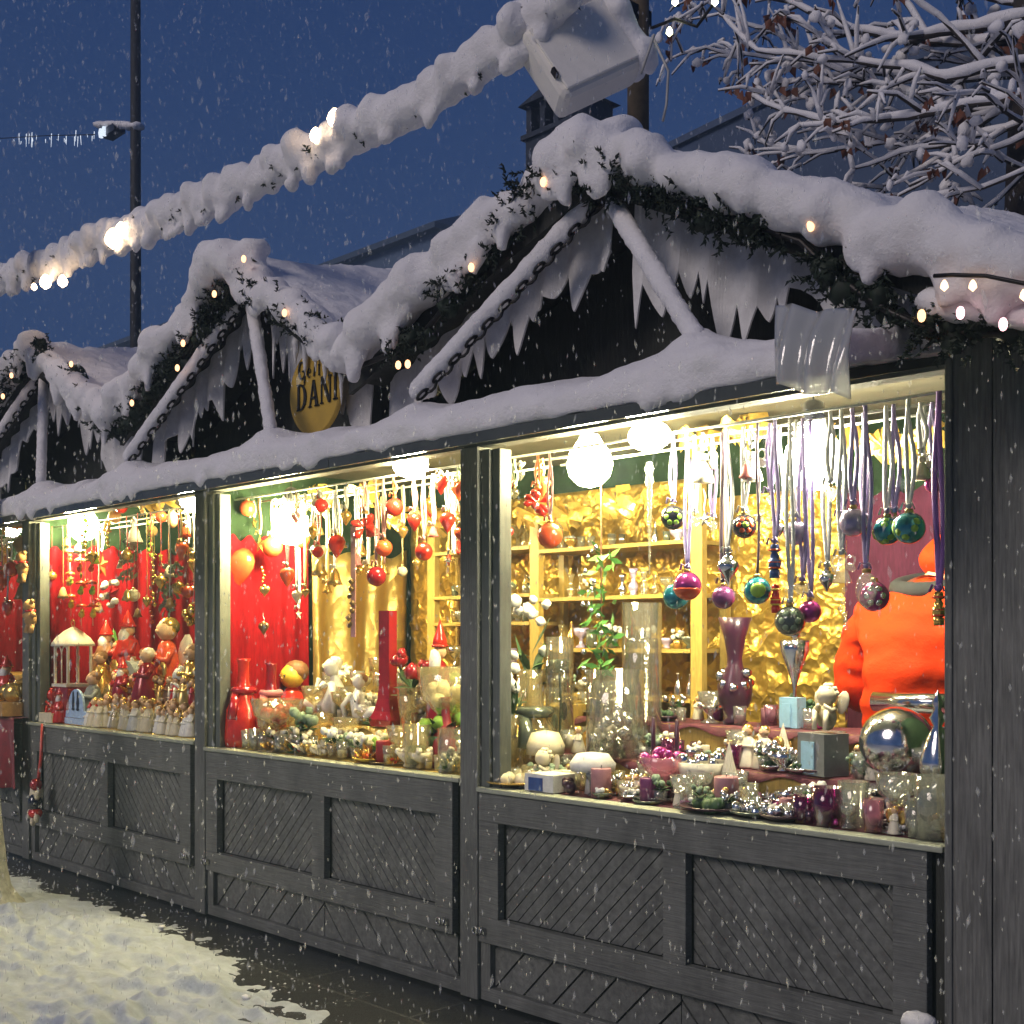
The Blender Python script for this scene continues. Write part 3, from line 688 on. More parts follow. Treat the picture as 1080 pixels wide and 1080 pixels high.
# thin slush dusting where the trodden snow peters out
g = MB()
for i in range(900):
    x = U(-6.4, .9); y = edge(x) - .12 + .40 * R() ** 1.8
    if y > -.06: continue
    r = U(.002, .007) * (1.25 - min(1, (y - edge(x)) / .6)); a = U(0, 3.14)
    c = Vector((x, y, -.0118)); ax = Vector((math.cos(a), math.sin(a), 0)) * r * U(1, 2.2); ay = Vector((-math.sin(a), math.cos(a), 0)) * r
    g.add([c - ax, c - ay, c + ax * .9, c + ay, c + Vector((0, 0, r * .6))], [(0, 1, 4), (1, 2, 4), (2, 3, 4), (3, 0, 4)], True)
tag(g.build('slush', SLUSH), 'thin dusting of slush on the wet dark paving along the stalls', None, None, 'stuff')
# slush bits and melt rims on the wet paving
for i in range(6):
    px_ = U(40, 300); py_ = 905 + (px_ - 20) * .50 + U(-6, 40)
    t = H / ((py_ - HY) / F); dx = (px_ - 540) / F; p = Vector((CX + t * (-CT + dx * ST), -D + t * (ST + dx * CT), .0))
    if p.y > -.12: continue
    s = MB().ball((p.x, p.y, .004), 1, 8, (U(.02, .04), U(.012, .025), U(.006, .012)), bump=.5)
    tag(s.build('slush_lump', SNOW), 'small lump of slush on the wet dark paving by the stalls', 'snow lump', 'slush lumps on the wet paving')
s = MB().ball(W(968, 1078, -.12), .05, 12, (.06, .05, .035), bump=.3).build('snow_clump', SNOW); tag(s, 'clump of snow stuck low on the corner of the nearest hatch', 'snow lump')
# snow-plastered trunk at the far left edge
tb = Vector((-3.50, -.90, 0))
tr = thing('snowy_tree', 'snow-plastered pale tree trunk flaring at the ground beside the wet paving', 'tree', tb)
m_ = MB().lathe([(.34, -.05), (.245, .03), (.20, .10), (.175, .22), (.15, .45), (.12, .8), (.10, 1.4), (.09, 2.2), (.08, 4.2)], tb, 18)
o = m_.build('bark', mat('frosted_bark', (.40, .40, .36), .85, var=.35, scale=16, bump=.6)); o.parent = tr; o.matrix_parent_inverse = Matrix.Translation(-tb)
for a_, l_, z_ in ((.3, 1.1, 2.6), (2.4, .9, 2.9), (4.1, 1.0, 3.2), (5.3, .8, 3.5)):
    b0 = tb + Vector((0, 0, z_)); d_ = Vector((math.cos(a_) * .6 - .5, math.sin(a_) * .6 - .2, .9)).normalized()
    o = MB().tube([b0, b0 + d_ * l_ * .5, b0 + d_ * l_ + Vector((0, 0, .2))], [.05, .035, .012], 8).build('limb', MATS['frosted_bark']); o.parent = tr; o.matrix_parent_inverse = Matrix.Translation(-tb)
o = MB().ball(tb + Vector((0, 0, 4.2)), 1, 12, (.10, .10, .12), bump=.3).build('snow_cap', SNOW); o.parent = tr; o.matrix_parent_inverse = Matrix.Translation(-tb)
# ------------------------------------------------------------------ background buildings, pole, tree
def pw(pts, y): return [W(a, b, y) for a, b in pts]
ROOFB = mat('dusk_tinted_roof', (.055, .085, .155), .8, var=.25, scale=1.5); WALLB = mat('dusk_plaster', (.050, .080, .15), .85, var=.15, scale=.6)  # dusk haze put into the house colours, roof and wall toned towards the sky
yb = 13.
hl = W(425, 270, yb); ap = W(800, 84, yb); half = ap.x - hl.x; zr = ap.z; ze = hl.z
hs = thing('house', 'large dim house with broad snow-dusted gable roof behind the market stalls', 'house', (ap.x, yb + 6, 0))
def hpart(mb, n, m, root=hs):
    o = mb.build(n, m); o.parent = root; o.matrix_parent_inverse = Matrix.Translation(-Vector(root.location)); return o
xr = ap.x + half
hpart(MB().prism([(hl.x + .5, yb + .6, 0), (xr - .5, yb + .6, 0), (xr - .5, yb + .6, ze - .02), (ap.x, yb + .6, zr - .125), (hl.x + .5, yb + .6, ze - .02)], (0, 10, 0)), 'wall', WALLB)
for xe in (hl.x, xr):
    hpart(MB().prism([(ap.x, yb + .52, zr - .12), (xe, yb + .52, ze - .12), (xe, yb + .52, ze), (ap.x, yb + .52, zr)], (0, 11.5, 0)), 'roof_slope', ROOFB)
for wx_ in (-3., 0, 3.):
    hpart(MB().box(ap.x + wx_ - .5, ap.x + wx_ + .5, yb + .55, yb + .598, 6.2, 7.6), 'window', mat('dark_window', (.01, .014, .02), .1))
# chimney of a nearer low roof
y2 = 9.; c0 = W(553, 100, y2); c1 = W(604, 150, y2); cw = (c1.x - c0.x)
ch = thing('brick_chimney', 'dark chimney stack with three smoke openings under a little pitched cap', 'chimney', (c0.x + cw / 2, y2 + .5, 0))
CHM = mat('dark_brick', (.030, .040, .060), .9, var=.3, scale=10)  # one even dark blue-grey over the whole stack
cm = (c0.x + c1.x) / 2; zt = W(575, 104, y2).z; zb = W(575, 140, y2).z
hpart(MB().box(c0.x + .03, c1.x - .03, y2, y2 + .9, zb - 7.5, zb), 'stack', CHM, ch)
hpart(MB().box(c0.x - .03, c1.x + .03, y2 - .05, y2 + .95, zb, zb + .07), 'corbel', CHM, ch)
q = MB(); n3 = 3; cwid = c1.x - c0.x
for k in range(4): q.box(c0.x + .02 + k * (cwid - .04 - .10) / 3, c0.x + .12 + k * (cwid - .04 - .10) / 3, y2 + .02, y2 + .88, zb + .071, zt)
hpart(q, 'pot_pillar', CHM, ch)
hpart(MB().box(c0.x + .10, c1.x - .10, y2 + .4, y2 + .5, zb + .0715, zt), 'inner_wall', mat('opening_black', (.008, .01, .014), .9), ch)  # near-black panel filling the chimney openings
hpart(MB().prism([(c0.x - .06, y2 - .08, zt + .001), (c1.x + .06, y2 - .08, zt + .001), (cm, y2 - .08, zt + .16)], (0, 1.05, 0)), 'cap', CHM, ch)
# long low building far left, dusk haze mixed into its colours
yl = 26.
a = W(60, 250, yl); b_ = W(330, 255, yl); c_ = W(330, 292, yl)
lb = thing('building', 'long dim building with banded eaves beyond the red-curtained stall', 'building', (a.x, yl + 4, 0))
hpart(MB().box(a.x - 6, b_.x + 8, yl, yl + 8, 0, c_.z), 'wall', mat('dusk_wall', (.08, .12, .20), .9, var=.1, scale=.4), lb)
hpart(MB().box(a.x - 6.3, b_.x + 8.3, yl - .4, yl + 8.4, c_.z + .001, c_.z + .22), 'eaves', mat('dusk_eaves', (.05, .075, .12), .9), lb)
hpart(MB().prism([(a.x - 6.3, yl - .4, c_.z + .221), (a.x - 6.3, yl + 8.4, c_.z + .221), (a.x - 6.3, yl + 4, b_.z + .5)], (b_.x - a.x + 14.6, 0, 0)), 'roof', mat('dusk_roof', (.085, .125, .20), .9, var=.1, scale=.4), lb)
for k in range(6):
    hpart(MB().box(a.x + k * 4.4, a.x + k * 4.4 + 1.2, yl - .03, yl - .001, c_.z - 3.2, c_.z - 1.4), 'window', mat('dark_window', (.01, .014, .02), .1), lb)
# street pole with snowy lamp and icicle lights
yp = 5.5; p0 = W(143, 340, yp)
sp_ = thing('street_lamp', 'tall dark pole with snow-topped floodlight arm above the red-curtained stall', 'street lamp', (p0.x, yp, 0))
hpart(MB().tube([(p0.x, yp, 0), (p0.x, yp, 7), (p0.x, yp, 13)], [.10, .085, .075], 12), 'pole', mat('black_pole', (.014, .014, .016), .7, var=.4, scale=12), sp_)
l0 = W(118, 140, yp); hpart(MB().obox((l0.x + .05, yp, l0.z), (.22, 0, 0), (0, .10, 0), (0, 0, .06)), 'lamp_head', mat('grey_lamp_head', (.08, .09, .11), .3, .6), sp_, )
l1 = W(106, 141, yp - .12)
for dx_ in (0, .11): hpart(MB().lathe([(.035, 0), (.045, .07), (.03, .14)], (l1.x + dx_, yp - .11, l1.z - .06), 10), 'spot_glass', lamp_mat('cool_lamp', (.75, .85, 1.), 1.2), sp_)
s = MB()
for i in range(14):
    q_ = W(104 + i * 3.2, 131 + (1 if i < 10 else 2), yp); s.ball(q_, 1, 8, (.09, .12, .055 + .015 * R()))
o = remeshed(s, 'snow_cap', .025, sp_, 3, .012, 6); o.matrix_parent_inverse = Matrix.Translation(-Vector(sp_.location))
P = [W(-60, 146, yp), W(0, 146, yp), W(50, 143, yp), W(100, 142, yp)]
ic = thing('icicle_lights', 'strand of pale icicle lights running from the tall dark pole out over the roofs', 'fairy lights', P[0])
hpart(MB().tube(along(P, .2), .008, 6), 'cable', IRON, ic)
PALE = lamp_mat('icicle_light', (.8, .88, 1.), 1.3)
for i in range(46):
    q_ = along(P, .02)[random.randrange(len(along(P, .02)))]; L_ = U(.04, .20); sl = U(-.03, .03)
    hpart(MB().tube([q_ + Vector((0, 0, U(-.08, .08))), q_ + Vector((sl, 0, -L_))], [.006, .003], 5), 'light_drop', PALE, ic)

# leafless tree, every branch loaded with snow
ty = 3.5
tbase = W(1088, 100, ty); tbase.z = 0
tree = thing('bare_tree', 'bare snow-laden tree with a few dry brown leaves behind the largest stall', 'tree', tbase)
BARK = mat('dark_bark', (.035, .026, .020), .85, var=.4, scale=25, bump=.4); LEAF = mat('dry_brown_leaf', (.13, .040, .016), .7, var=.4, scale=20)
hpart(MB().tube([tbase, tbase + Vector((.05, 0, 2.2)), tbase + Vector((-.03, .05, 4.)), tbase + Vector((.05, 0, 6.2)), tbase + Vector((.1, 0, 8))], [.22, .18, .15, .11, .05], 12), 'trunk', BARK, tree)
def grow(bm, sm, lm, pts, r0, level):
    pts = [Vector(p) for p in pts]
    # subdivide and wobble
    P = along(pts, .09); P = [p + Vector((noise.noise(p * 3) * .03, noise.noise(p * 3 + Vector((9, 0, 0))) * .03, noise.noise(p * 3.3 + Vector((0, 7, 0))) * .03)) for p in P]
    n = len(P); rr = [r0 * (1 - .8 * i / max(1, n - 1)) + .003 for i in range(n)]
    bm.tube(P, rr, 6)
    sp = [p + Vector((0, -r * .15, r * .55 + .005)) for p, r in zip(P, rr)]
    sr = [(r * 1.0 + .0066) * (1 + .55 * noise.noise(p * 9)) for p, r in zip(P, rr)]
    # snow lies broken in places
    run = []; rad = []
    for p, r in zip(sp, sr):
        if noise.noise(p * 3.7) > -.75: run.append(p); rad.append(r)
        else:
            if len(run) > 1: sm.tube(run, [rad[0] * .4] + rad[1:-1] + [rad[-1] * .4] if len(rad) > 2 else rad, 7)
            run = []; rad = []
    if len(run) > 1: sm.tube(run, rad[:-1] + [rad[-1] * .5], 7)
    if level < 3:
        k = int(n * (.44 if level == 0 else .56))
        for j in range(k):
            i = random.randrange(int(n * .12), n); d = (P[min(i + 1, n - 1)] - P[max(i - 1, 0)]).normalized()
            L = (.80, .34, .15)[level] * U(.4, 1.05) * (1.1 - .5 * i / n)
            side = Vector((U(-1, 1), U(-1, 1), U(-.8, 1.0))).normalized(); q = (d * U(.7, 1.2) + side * .8).normalized()
            e = P[i] + q * L + Vector((0, 0, -.10 * L * U(0, 1.5)))
            grow(bm, sm, lm, [P[i], P[i] + q * L * .5 + Vector((0, 0, .02)), e], max(.0045, rr[i] * .55), level + 1)
    tip = P[-1]
    if level >= 1 and R() < .20: sm.ball(tip + Vector((0, 0, .012)), 1, 8, (U(.02, .045), U(.02, .04), U(.025, .05)), bump=.4)
    if level >= 1 and R() < .20:
        for q in range(random.choice((1, 2, 3))):
            a = U(0, 6.3); c = tip + Vector((U(-.04, .04), U(-.04, .04), -.02)); dn = Vector((math.cos(a) * .5, math.sin(a) * .5, -1)).normalized(); s_ = dn.cross(Vector((math.sin(a), -math.cos(a), .3))).normalized(); L = U(.06, .10); w = L * .33; cur = s_.cross(dn) * L * .25
            lm.add([c, c + dn * L * .35 + s_ * w + cur, c + dn * L, c + dn * L * .35 - s_ * w + cur, c + dn * L * .5], [(0, 1, 4), (1, 2, 4), (2, 3, 4), (3, 0, 4)], True)
mains = [([(1086, 20), (1010, 32), (960, 42), (900, 30), (840, 8), (780, -14)], 3.3, .045), ([(1088, 45), (985, 45), (960, 10), (925, -30)], 3.5, .05),
         ([(1085, 66), (1000, 78), (930, 68), (860, 60), (800, 52), (762, 20)], 3.2, .035), ([(1080, 82), (990, 84), (920, 78), (850, 56), (805, 30), (760, 16)], 3.7, .03),
         ([(1084, 100), (1020, 112), (960, 124), (880, 130), (830, 118), (790, 100)], 3.1, .042), ([(1084, 115), (1010, 118), (950, 95), (880, 88), (820, 62), (765, 52)], 3.6, .026),
         ([(1082, 130), (1010, 150), (950, 160), (900, 178)], 3.2, .026), ([(1085, 140), (1030, 165), (990, 182), (960, 195)], 3.0, .026), ([(1080, 60), (1020, 100), (940, 150), (860, 160), (800, 150)], 3.8, .022),
         ([(1086, 8), (1030, -5), (960, -20)], 3.6, .03), ([(1086, 180), (1040, 196), (1000, 205), (950, 212)], 2.95, .02), ([(1086, 90), (1040, 130), (985, 170), (930, 195)], 3.5, .024), ([(1090, 30), (1140, 10), (1200, -30)], 3.5, .04), ([(1090, 90), (1150, 80), (1220, 70)], 3.4, .04)]
for pts, y, r in mains:
    st_ = tbase.copy(); st_.z = W(pts[0][0], pts[0][1], ty).z
    bm, sm, lm = MB(), MB(), MB()
    r *= .68
    grow(bm, sm, lm, [st_] + [W(a, b, y + .25 * noise.noise((a * .01, b * .01, y))) for a, b in pts], r, 0)
    bo = hpart(bm, 'branch', BARK, tree)
    for m_, nme, mt in ((sm, 'branch_snow', SNOW), (lm, 'dry_leaves', LEAF)):
        if m_.v:
            o = m_.build(nme, mt); o.parent = bo
# falling snow: loose flakes through the whole air
g = MB()
def flake(p, r):
    ax = Vector((U(-.25, .25), U(-.2, .2), 1)).normalized(); a = ax.orthogonal().normalized(); b = ax.cross(a); e = U(1.8, 3.4)
    g.v += [tuple(p + ax * r * e), tuple(p + a * r), tuple(p - a * r * .5 + b * r * .87), tuple(p - a * r * .5 - b * r * .87), tuple(p - ax * r * e)]
    o_ = len(g.v) - 5; g.f += [(o_, o_ + 1, o_ + 2), (o_, o_ + 2, o_ + 3), (o_, o_ + 3, o_ + 1), (o_ + 4, o_ + 2, o_ + 1), (o_ + 4, o_ + 3, o_ + 2), (o_ + 4, o_ + 1, o_ + 3)]; g.sm += [True] * 6
for i in range(90000):
    Z = 1.1 + 15 * R() ** .75; px_ = U(-500, 1580); py_ = U(-60, 1120)
    X = (px_ - 540) / F * Z; z = H + (HY - py_) / F * Z
    if z < .02: continue
    p = Vector((CX - CT * Z + ST * X, -D + ST * Z + CT * X, z))
    if p.y > -.9 and p.z < 2.6 and p.y < 1.6: continue
    if p.y > -.62 and p.y < 2.8 and p.z < 3.8: continue
    flake(p, (U(.0009, .0019) if R() < .93 else U(.0020, .0036)) * (1 + .15 * Z))
FL, nt_, out_ = newmat('snowflake')
d_ = N(nt_, 'ShaderNodeBsdfDiffuse'); d_.inputs[0].default_value = (.58, .60, .64, 1); t_ = N(nt_, 'ShaderNodeBsdfTranslucent'); t_.inputs[0].default_value = (.58, .60, .64, 1)
c_ = N(nt_, 'ShaderNodeBsdfTransparent'); m1_ = N(nt_, 'ShaderNodeAddShader'); m2_ = N(nt_, 'ShaderNodeMixShader'); m2_.inputs[0].default_value = .15
nt_.links.new(d_.outputs[0], m1_.inputs[0]); nt_.links.new(t_.outputs[0], m1_.inputs[1]); nt_.links.new(c_.outputs[0], m2_.inputs[1]); nt_.links.new(m1_.outputs[0], m2_.inputs[2]); nt_.links.new(m2_.outputs[0], out_.inputs[0])
tag(g.build('falling_snow', FL), 'loose snowflakes falling through the dusk air', None, None, 'stuff')
# ------------------------------------------------------------------ palette of the wares
GL = glass('clear_glass'); GLY = glass('champagne_glass', (.97, .93, .78), .16, (.9, .82, .55)); GLC = glass('crystal_glass', (.98, .985, .97), .035); GLM = glass('milky_glass', (.96, .97, .94), .15, (.85, .86, .80)); GLP = glass('purple_glass', (.45, .10, .35), .35, (.22, .02, .14)); GLR = glass('pink_glass', (.9, .62, .72), .4, (.7, .35, .45))
C = {}
def col(n, c, rough=.3, metal=0., coat=.0, var=.12, **k): C[n] = mat('ware_' + n, c, rough, metal, var, coat=coat, **k); return C[n]
col('red', (.62, .030, .018), .22, .1, .6); col('dark_red', (.34, .012, .02), .2, .2, .6); col('orange_red', (.75, .10, .03), .25, .1, .5); col('rose', (.62, .20, .20), .5)
col('purple', (.20, .05, .17), .25, .3, .5); col('lilac', (.50, .42, .66), .22, .4, .6); col('magenta', (.45, .04, .26), .18, .5, .8); col('teal', (.03, .30, .36), .15, .5, .8); col('black', (.02, .02, .03), .15, .2, .8)
col('blue', (.05, .10, .32), .2, .3, .6); col('green', (.10, .28, .05), .4); col('leaf', (.045, .10, .035), .6, var=.4); col('lime', (.35, .62, .08), .4); col('sage', (.22, .30, .20), .7, var=.3)
col('white', (.78, .77, .72), .45); col('cream', (.74, .66, .46), .5); col('ivory', (.80, .74, .58), .4); col('gold', (.80, .52, .14), .25, .8, 0, var=.2); col('brass', (.62, .44, .16), .3, .8); col('silver', (.82, .82, .84), .14, 1.)
col('grey', (.24, .26, .25), .6); col('bronze', (.20, .13, .06), .35, .7); col('brown', (.20, .09, .035), .6, var=.3); col('tan', (.42, .24, .09), .7, var=.2); col('skin', (.72, .46, .27), .5); col('hair', (.30, .15, .05), .6); col('yellow', (.75, .52, .06), .4)
col('wax_purple', (.16, .03, .12), .5); col('wax_red', (.32, .02, .03), .5); col('wax_rose', (.42, .20, .22), .5); col('wax_cream', (.75, .68, .50), .5); col('sky', (.30, .52, .70), .4); col('steelgrey', (.20, .22, .23), .4, .3); col('mauve', (.045, .012, .028), .3, .0, .15); col('smoke', (.12, .14, .11), .2, .4, .6)
RB = {k: mat('ribbon_' + k, c, .35, .0, .1, sheen=.3) for k, c in dict(white=(.80, .80, .80), lilac=(.38, .30, .62), pink=(.72, .34, .32), red=(.60, .05, .04), orange=(.78, .22, .06), gold=(.7, .5, .15), dark=(.10, .06, .10), purple=(.26, .10, .46), green=(.55, .66, .45)).items()}
def sub(mb, n, m, par, org):
    o = mb.build(n, m); o.parent = par; o.matrix_parent_inverse = Matrix.Translation(-Vector(org)); return o
LABELS = {}; NEED = []
HERO = []
def finish(o, label, cat, group, p):
    if label.startswith('?'): NEED.append((o, label[1:], cat, group, Vector(p)))
    else:
        full, _, short = label.partition('|')
        tag(o, full, cat, group); HERO.append((short or full, Vector(p)))
def name_the_rest():
    """each small ware is told apart by the larger thing it stands beside"""
    used = {}; hp = [(n, pix(p), depth(p)) for n, p in HERO]
    for o, desc, cat, group, p in NEED:
        x, y = pix(p); Z = depth(p); best = sorted(hp, key=lambda h: (h[1][0] - x) ** 2 + (h[1][1] - y) ** 2)[:7]; lab = None
        for n, (hx, hy), hz in best:
            dx, dy = x - hx, y - hy
            if abs(dx) > abs(dy) * .8: r = ('just right of' if dx > 0 else 'just left of') if abs(dx) < 34 else ('well right of' if dx > 0 else 'well left of')
            elif abs(Z - hz) > .12: r = 'in front of' if Z < hz else 'behind'
            else: r = 'below' if dy > 0 else 'above'
            l = f'{desc} {r} the {n}'
            if len(l.split()) > 16: continue
            if l not in used: lab = l; break
            lab = lab or l
        used[lab] = 1; tag(o, lab, cat, group)
# ---- hanging pieces -------------------------------------------------------
def ribbon(root, org, top, c, w=.017, loop=True, zt=2.425):
    m = MB(); a = Vector((org[0], org[1], top)); h = zt - top
    if h < .02: return
    for k in ((-1, 1) if loop else (0,)):
        pts = []
        for i in range(13):
            t = i / 12; off = k * .014 * math.sin(math.pi * min(1, t * 1.15)) if loop else 0
            pts.append((a.x + off + .004 * math.sin(t * 7 + org[0] * 9), a.y + .003 * math.sin(t * 5), top + h * t))
        m.tube(pts, w * (.55 if loop else 1), 6, flat=.28)
    sub(m, 'ribbon', RB[c], root, org)
    if w > .009:
        k = MB().ball((a.x, a.y - .004, top + .008), 1, 8, (w * .75, w * .6, w * .6))
        for sx in (-1, 1): k.tube([(a.x, a.y - .006, top + .008), (a.x + sx * .016, a.y - .014, top + .020), (a.x + sx * .026, a.y - .012, top - .004)], w * .4, 6, flat=.3)
        sub(k, 'bow', RB[c], root, org)
def hang(kind, px, py, r, c, rib='white', y=.22, label=None, cat='ornament', c2=None, rw=.016, loop=True, ribtop=2.425, group=None, extra=None):
    p = W(px, py, y); Z = depth(p); r = r * Z / F
    n = {'bauble': 'glass_bauble', 'heart': 'heart_ornament', 'star': 'star_ornament', 'flower': 'glitter_flower', 'drop': 'drop_ornament', 'finial': 'glass_finial', 'bell': 'bell_ornament', 'bead': 'bead_figure', 'angel': 'hanging_angel', 'icicle': 'glass_icicle', 'charm': 'charm_string', 'oval': 'oval_ornament', 'dove': 'dove_ornament'}[kind]
    m_ = c if not isinstance(c, str) else C[c]
    m = MB(); top = p.z + r
    if kind == 'bauble': m.ball(p, r, 22)
    elif kind == 'oval': m.ball(p, r, 18, (r * .62, r * .62, r))
    elif kind == 'heart':
        def hp(t): return (16 * math.sin(t) ** 3 / 17., (13 * math.cos(t) - 5 * math.cos(2 * t) - 2 * math.cos(3 * t) - math.cos(4 * t)) / 17.)
        ring = [hp(2 * math.pi * i / 28) for i in range(28)]; lay = [(-.42, .10), (-.38, .45), (-.24, .80), (0, 1.), (.24, .80), (.38, .45), (.42, .10)]
        yw = U(-.1, 1.1) * math.radians(44); cw_, sw_ = math.cos(yw), math.sin(yw)
        vs = [p + Vector((x * s_ * r * cw_ - dy * r * sw_, x * s_ * r * sw_ + dy * r * cw_, (z * s_ + .12 * (1 - s_)) * r)) for dy, s_ in lay for x, z in ring]; k = 28; fs = []
        for i in range(len(lay) - 1): fs += [(i * k + j, i * k + (j + 1) % k, (i + 1) * k + (j + 1) % k, (i + 1) * k + j) for j in range(k)]
        fs += [tuple(range(k - 1, -1, -1)), tuple((len(lay) - 1) * k + j for j in range(k))]; m.add(vs, fs, True); top = p.z + r * .55
    elif kind == 'star':
        pl = [p + Vector((math.sin(i * math.pi / 5) * r * (1 if i % 2 == 0 else .45), 0, math.cos(i * math.pi / 5) * r * (1 if i % 2 == 0 else .45))) for i in range(10)]
        f, b = p + Vector((0, -r * .25, 0)), p + Vector((0, r * .25, 0)); m.add(pl + [f, b], [(i, (i + 1) % 10, 10) for i in range(10)] + [((i + 1) % 10, i, 11) for i in range(10)])
    elif kind == 'flower':
        for i in range(13):
            d = Vector((U(-1, 1), U(-1, 1), U(-1, 1))).normalized(); q = d.to_track_quat('Z', 'Y').to_matrix(); m.lathe([(0, .1 * r), (r * .16, r * .45), (r * .30, r * .8), (r * .12, r * 1.05), (0, r * 1.08)], p, 7, q)
    elif kind == 'drop': m.lathe([(0, -r * 1.5), (r * .25, -r * 1.2), (r * .8, -r * .35), (r, r * .2), (r * .75, r * .75), (r * .2, r), (0, r * 1.05)], p, 18)
    elif kind == 'finial':
        m.lathe([(0, -r * 1.8), (r * .1, -r * 1.5), (r * .22, -r * 1.2), (r * .75, -r * .5), (r, 0), (r * .8, r * .45), (r * .45, r * .6), (r * .5, r * .8), (r * .15, r)], p, 18)
    elif kind == 'bell':
        m.lathe([(r * .9, -r), (r, -r * .95), (r * .72, -r * .4), (r * .55, r * .3), (r * .3, r * .75), (0, r)], p, 16); m.ball(p + Vector((0, 0, -r * 1.05)), r * .22, 8)
    elif kind == 'bead':
        m.lathe([(r * .6, -r * 2.2), (r * .62, -r * 1.3), (r * .42, -r * 1.2), (r * .75, -r * .9), (r * .75, -.1 * r), (r * .5, 0), (r * .55, r * .4), (r * .35, r * .8), (r * .6, r), (r * .5, r * 1.7), (0, r * 1.9)], p, 12); top = p.z + r * 1.9
    elif kind in ('angel', 'dove'):
        m.lathe([(r * .7, -r), (r * .6, -r * .6), (r * .32, r * .15), (r * .18, r * .3), (0, r * .35)], p, 12); m.ball(p + Vector((0, 0, r * .55)), r * .3, 10)
        for sx in (-1, 1):
            m.torus(p + Vector((sx * r * .55, .01, r * .55)), r * .36, r * .07, Matrix.Rotation(math.pi / 2, 3, 'X'), 12, 5)
            m.ball(p + Vector((sx * r * .55, .012, r * .1)), 1, 8, (r * .45, r * .1, r * .28), Matrix.Rotation(sx * .5, 3, 'Y'))
    elif kind == 'icicle':
        L = r; pr = []
        for i in range(19): pr.append((max(.002, .017 * (1 - i / 20.) * (1.25 if i % 2 else .8)), -L * i / 18))
        m.lathe(list(reversed(pr)), p, 12); top = p.z
    elif kind == 'charm':
        k = 7
        for i in range(k):
            q = p + Vector((U(-.4, .4) * r, U(-.3, .3) * r, r * (k / 2 - i) * .95))
            random.choice([lambda: m.ball(q, r * .42, 8), lambda: m.lathe([(0, -r * .5), (r * .5, 0), (0, r * .5)], q, 8), lambda: m.ball(q, 1, 8, (r * .6, r * .15, r * .34), Matrix.Rotation(U(-.7, .7), 3, 'Y'))])()
        top = p.z + r * 3
    o = m.build(n, m_, None, p)
    if kind in ('bauble', 'oval', 'flower', 'drop', 'finial', 'heart'):
        sub(MB().lathe([(r * .22 + .002, -.002), (r * .22 + .002, .010), (.003, .014), (0, .016)], (p.x, p.y, top - .001), 10), 'cap', C['brass'] if kind != 'finial' else C['silver'], o, p); top += .012
    if c2: # painted motif, a raised enamel patch on the side facing the shopper
        f = MB(); to = (Vector((CX, -D, H)) - p).normalized(); to = (to + Vector((U(-.2, .2), 0, U(-.1, .2)))).normalized(); q = to.to_track_quat('Z', 'Y').to_matrix()
        kindp, cc = c2
        if kindp == 'petals':
            for i in range(6):
                a = i * math.pi / 3; d = (q @ Vector((math.cos(a) * .55, math.sin(a) * .55, .85))).normalized(); f.ball(p + d * r * .95, 1, 8, (r * .24, r * .24, r * .10), d.to_track_quat('Z', 'Y').to_matrix())
        elif kindp == 'disc':
            f.ball(p + to * r * .66, 1, 14, (r * .62, r * .62, r * .42), q)
        elif kindp == 'spots':
            for i in range(9):
                d = Vector((U(-1, 1), U(-1, .1), U(-1, 1))).normalized(); f.ball(p + d * r * .86, 1, 8, (r * .3, r * .3, r * .2), d.to_track_quat('Z', 'Y').to_matrix())
        elif kindp == 'cap':
            f.lathe([(r * 1.012 * math.cos(a_), r * 1.012 * math.sin(a_)) for a_ in [(-1.5 + 1.35 * i / 8) for i in range(9)]], p, 22)
        elif kindp == 'band':
            for zz in (-1.0, -.35, 1.1): f.lathe([(r * .70, zz * r - .12 * r), (r * .82, zz * r), (r * .70, zz * r + .12 * r)], p, 12)
        sub(f, 'painted_motif', C[cc], o, p)
        if extra: 
            f = MB(); f.ball(p + to * r * .90, 1, 10, (r * .28, r * .28, r * .22), q); sub(f, 'motif_centre', C[extra], o, p)
    if rib: ribbon(o, p, top, rib, rw, loop, ribtop)
    finish(o, label, cat, group, p)
    return o
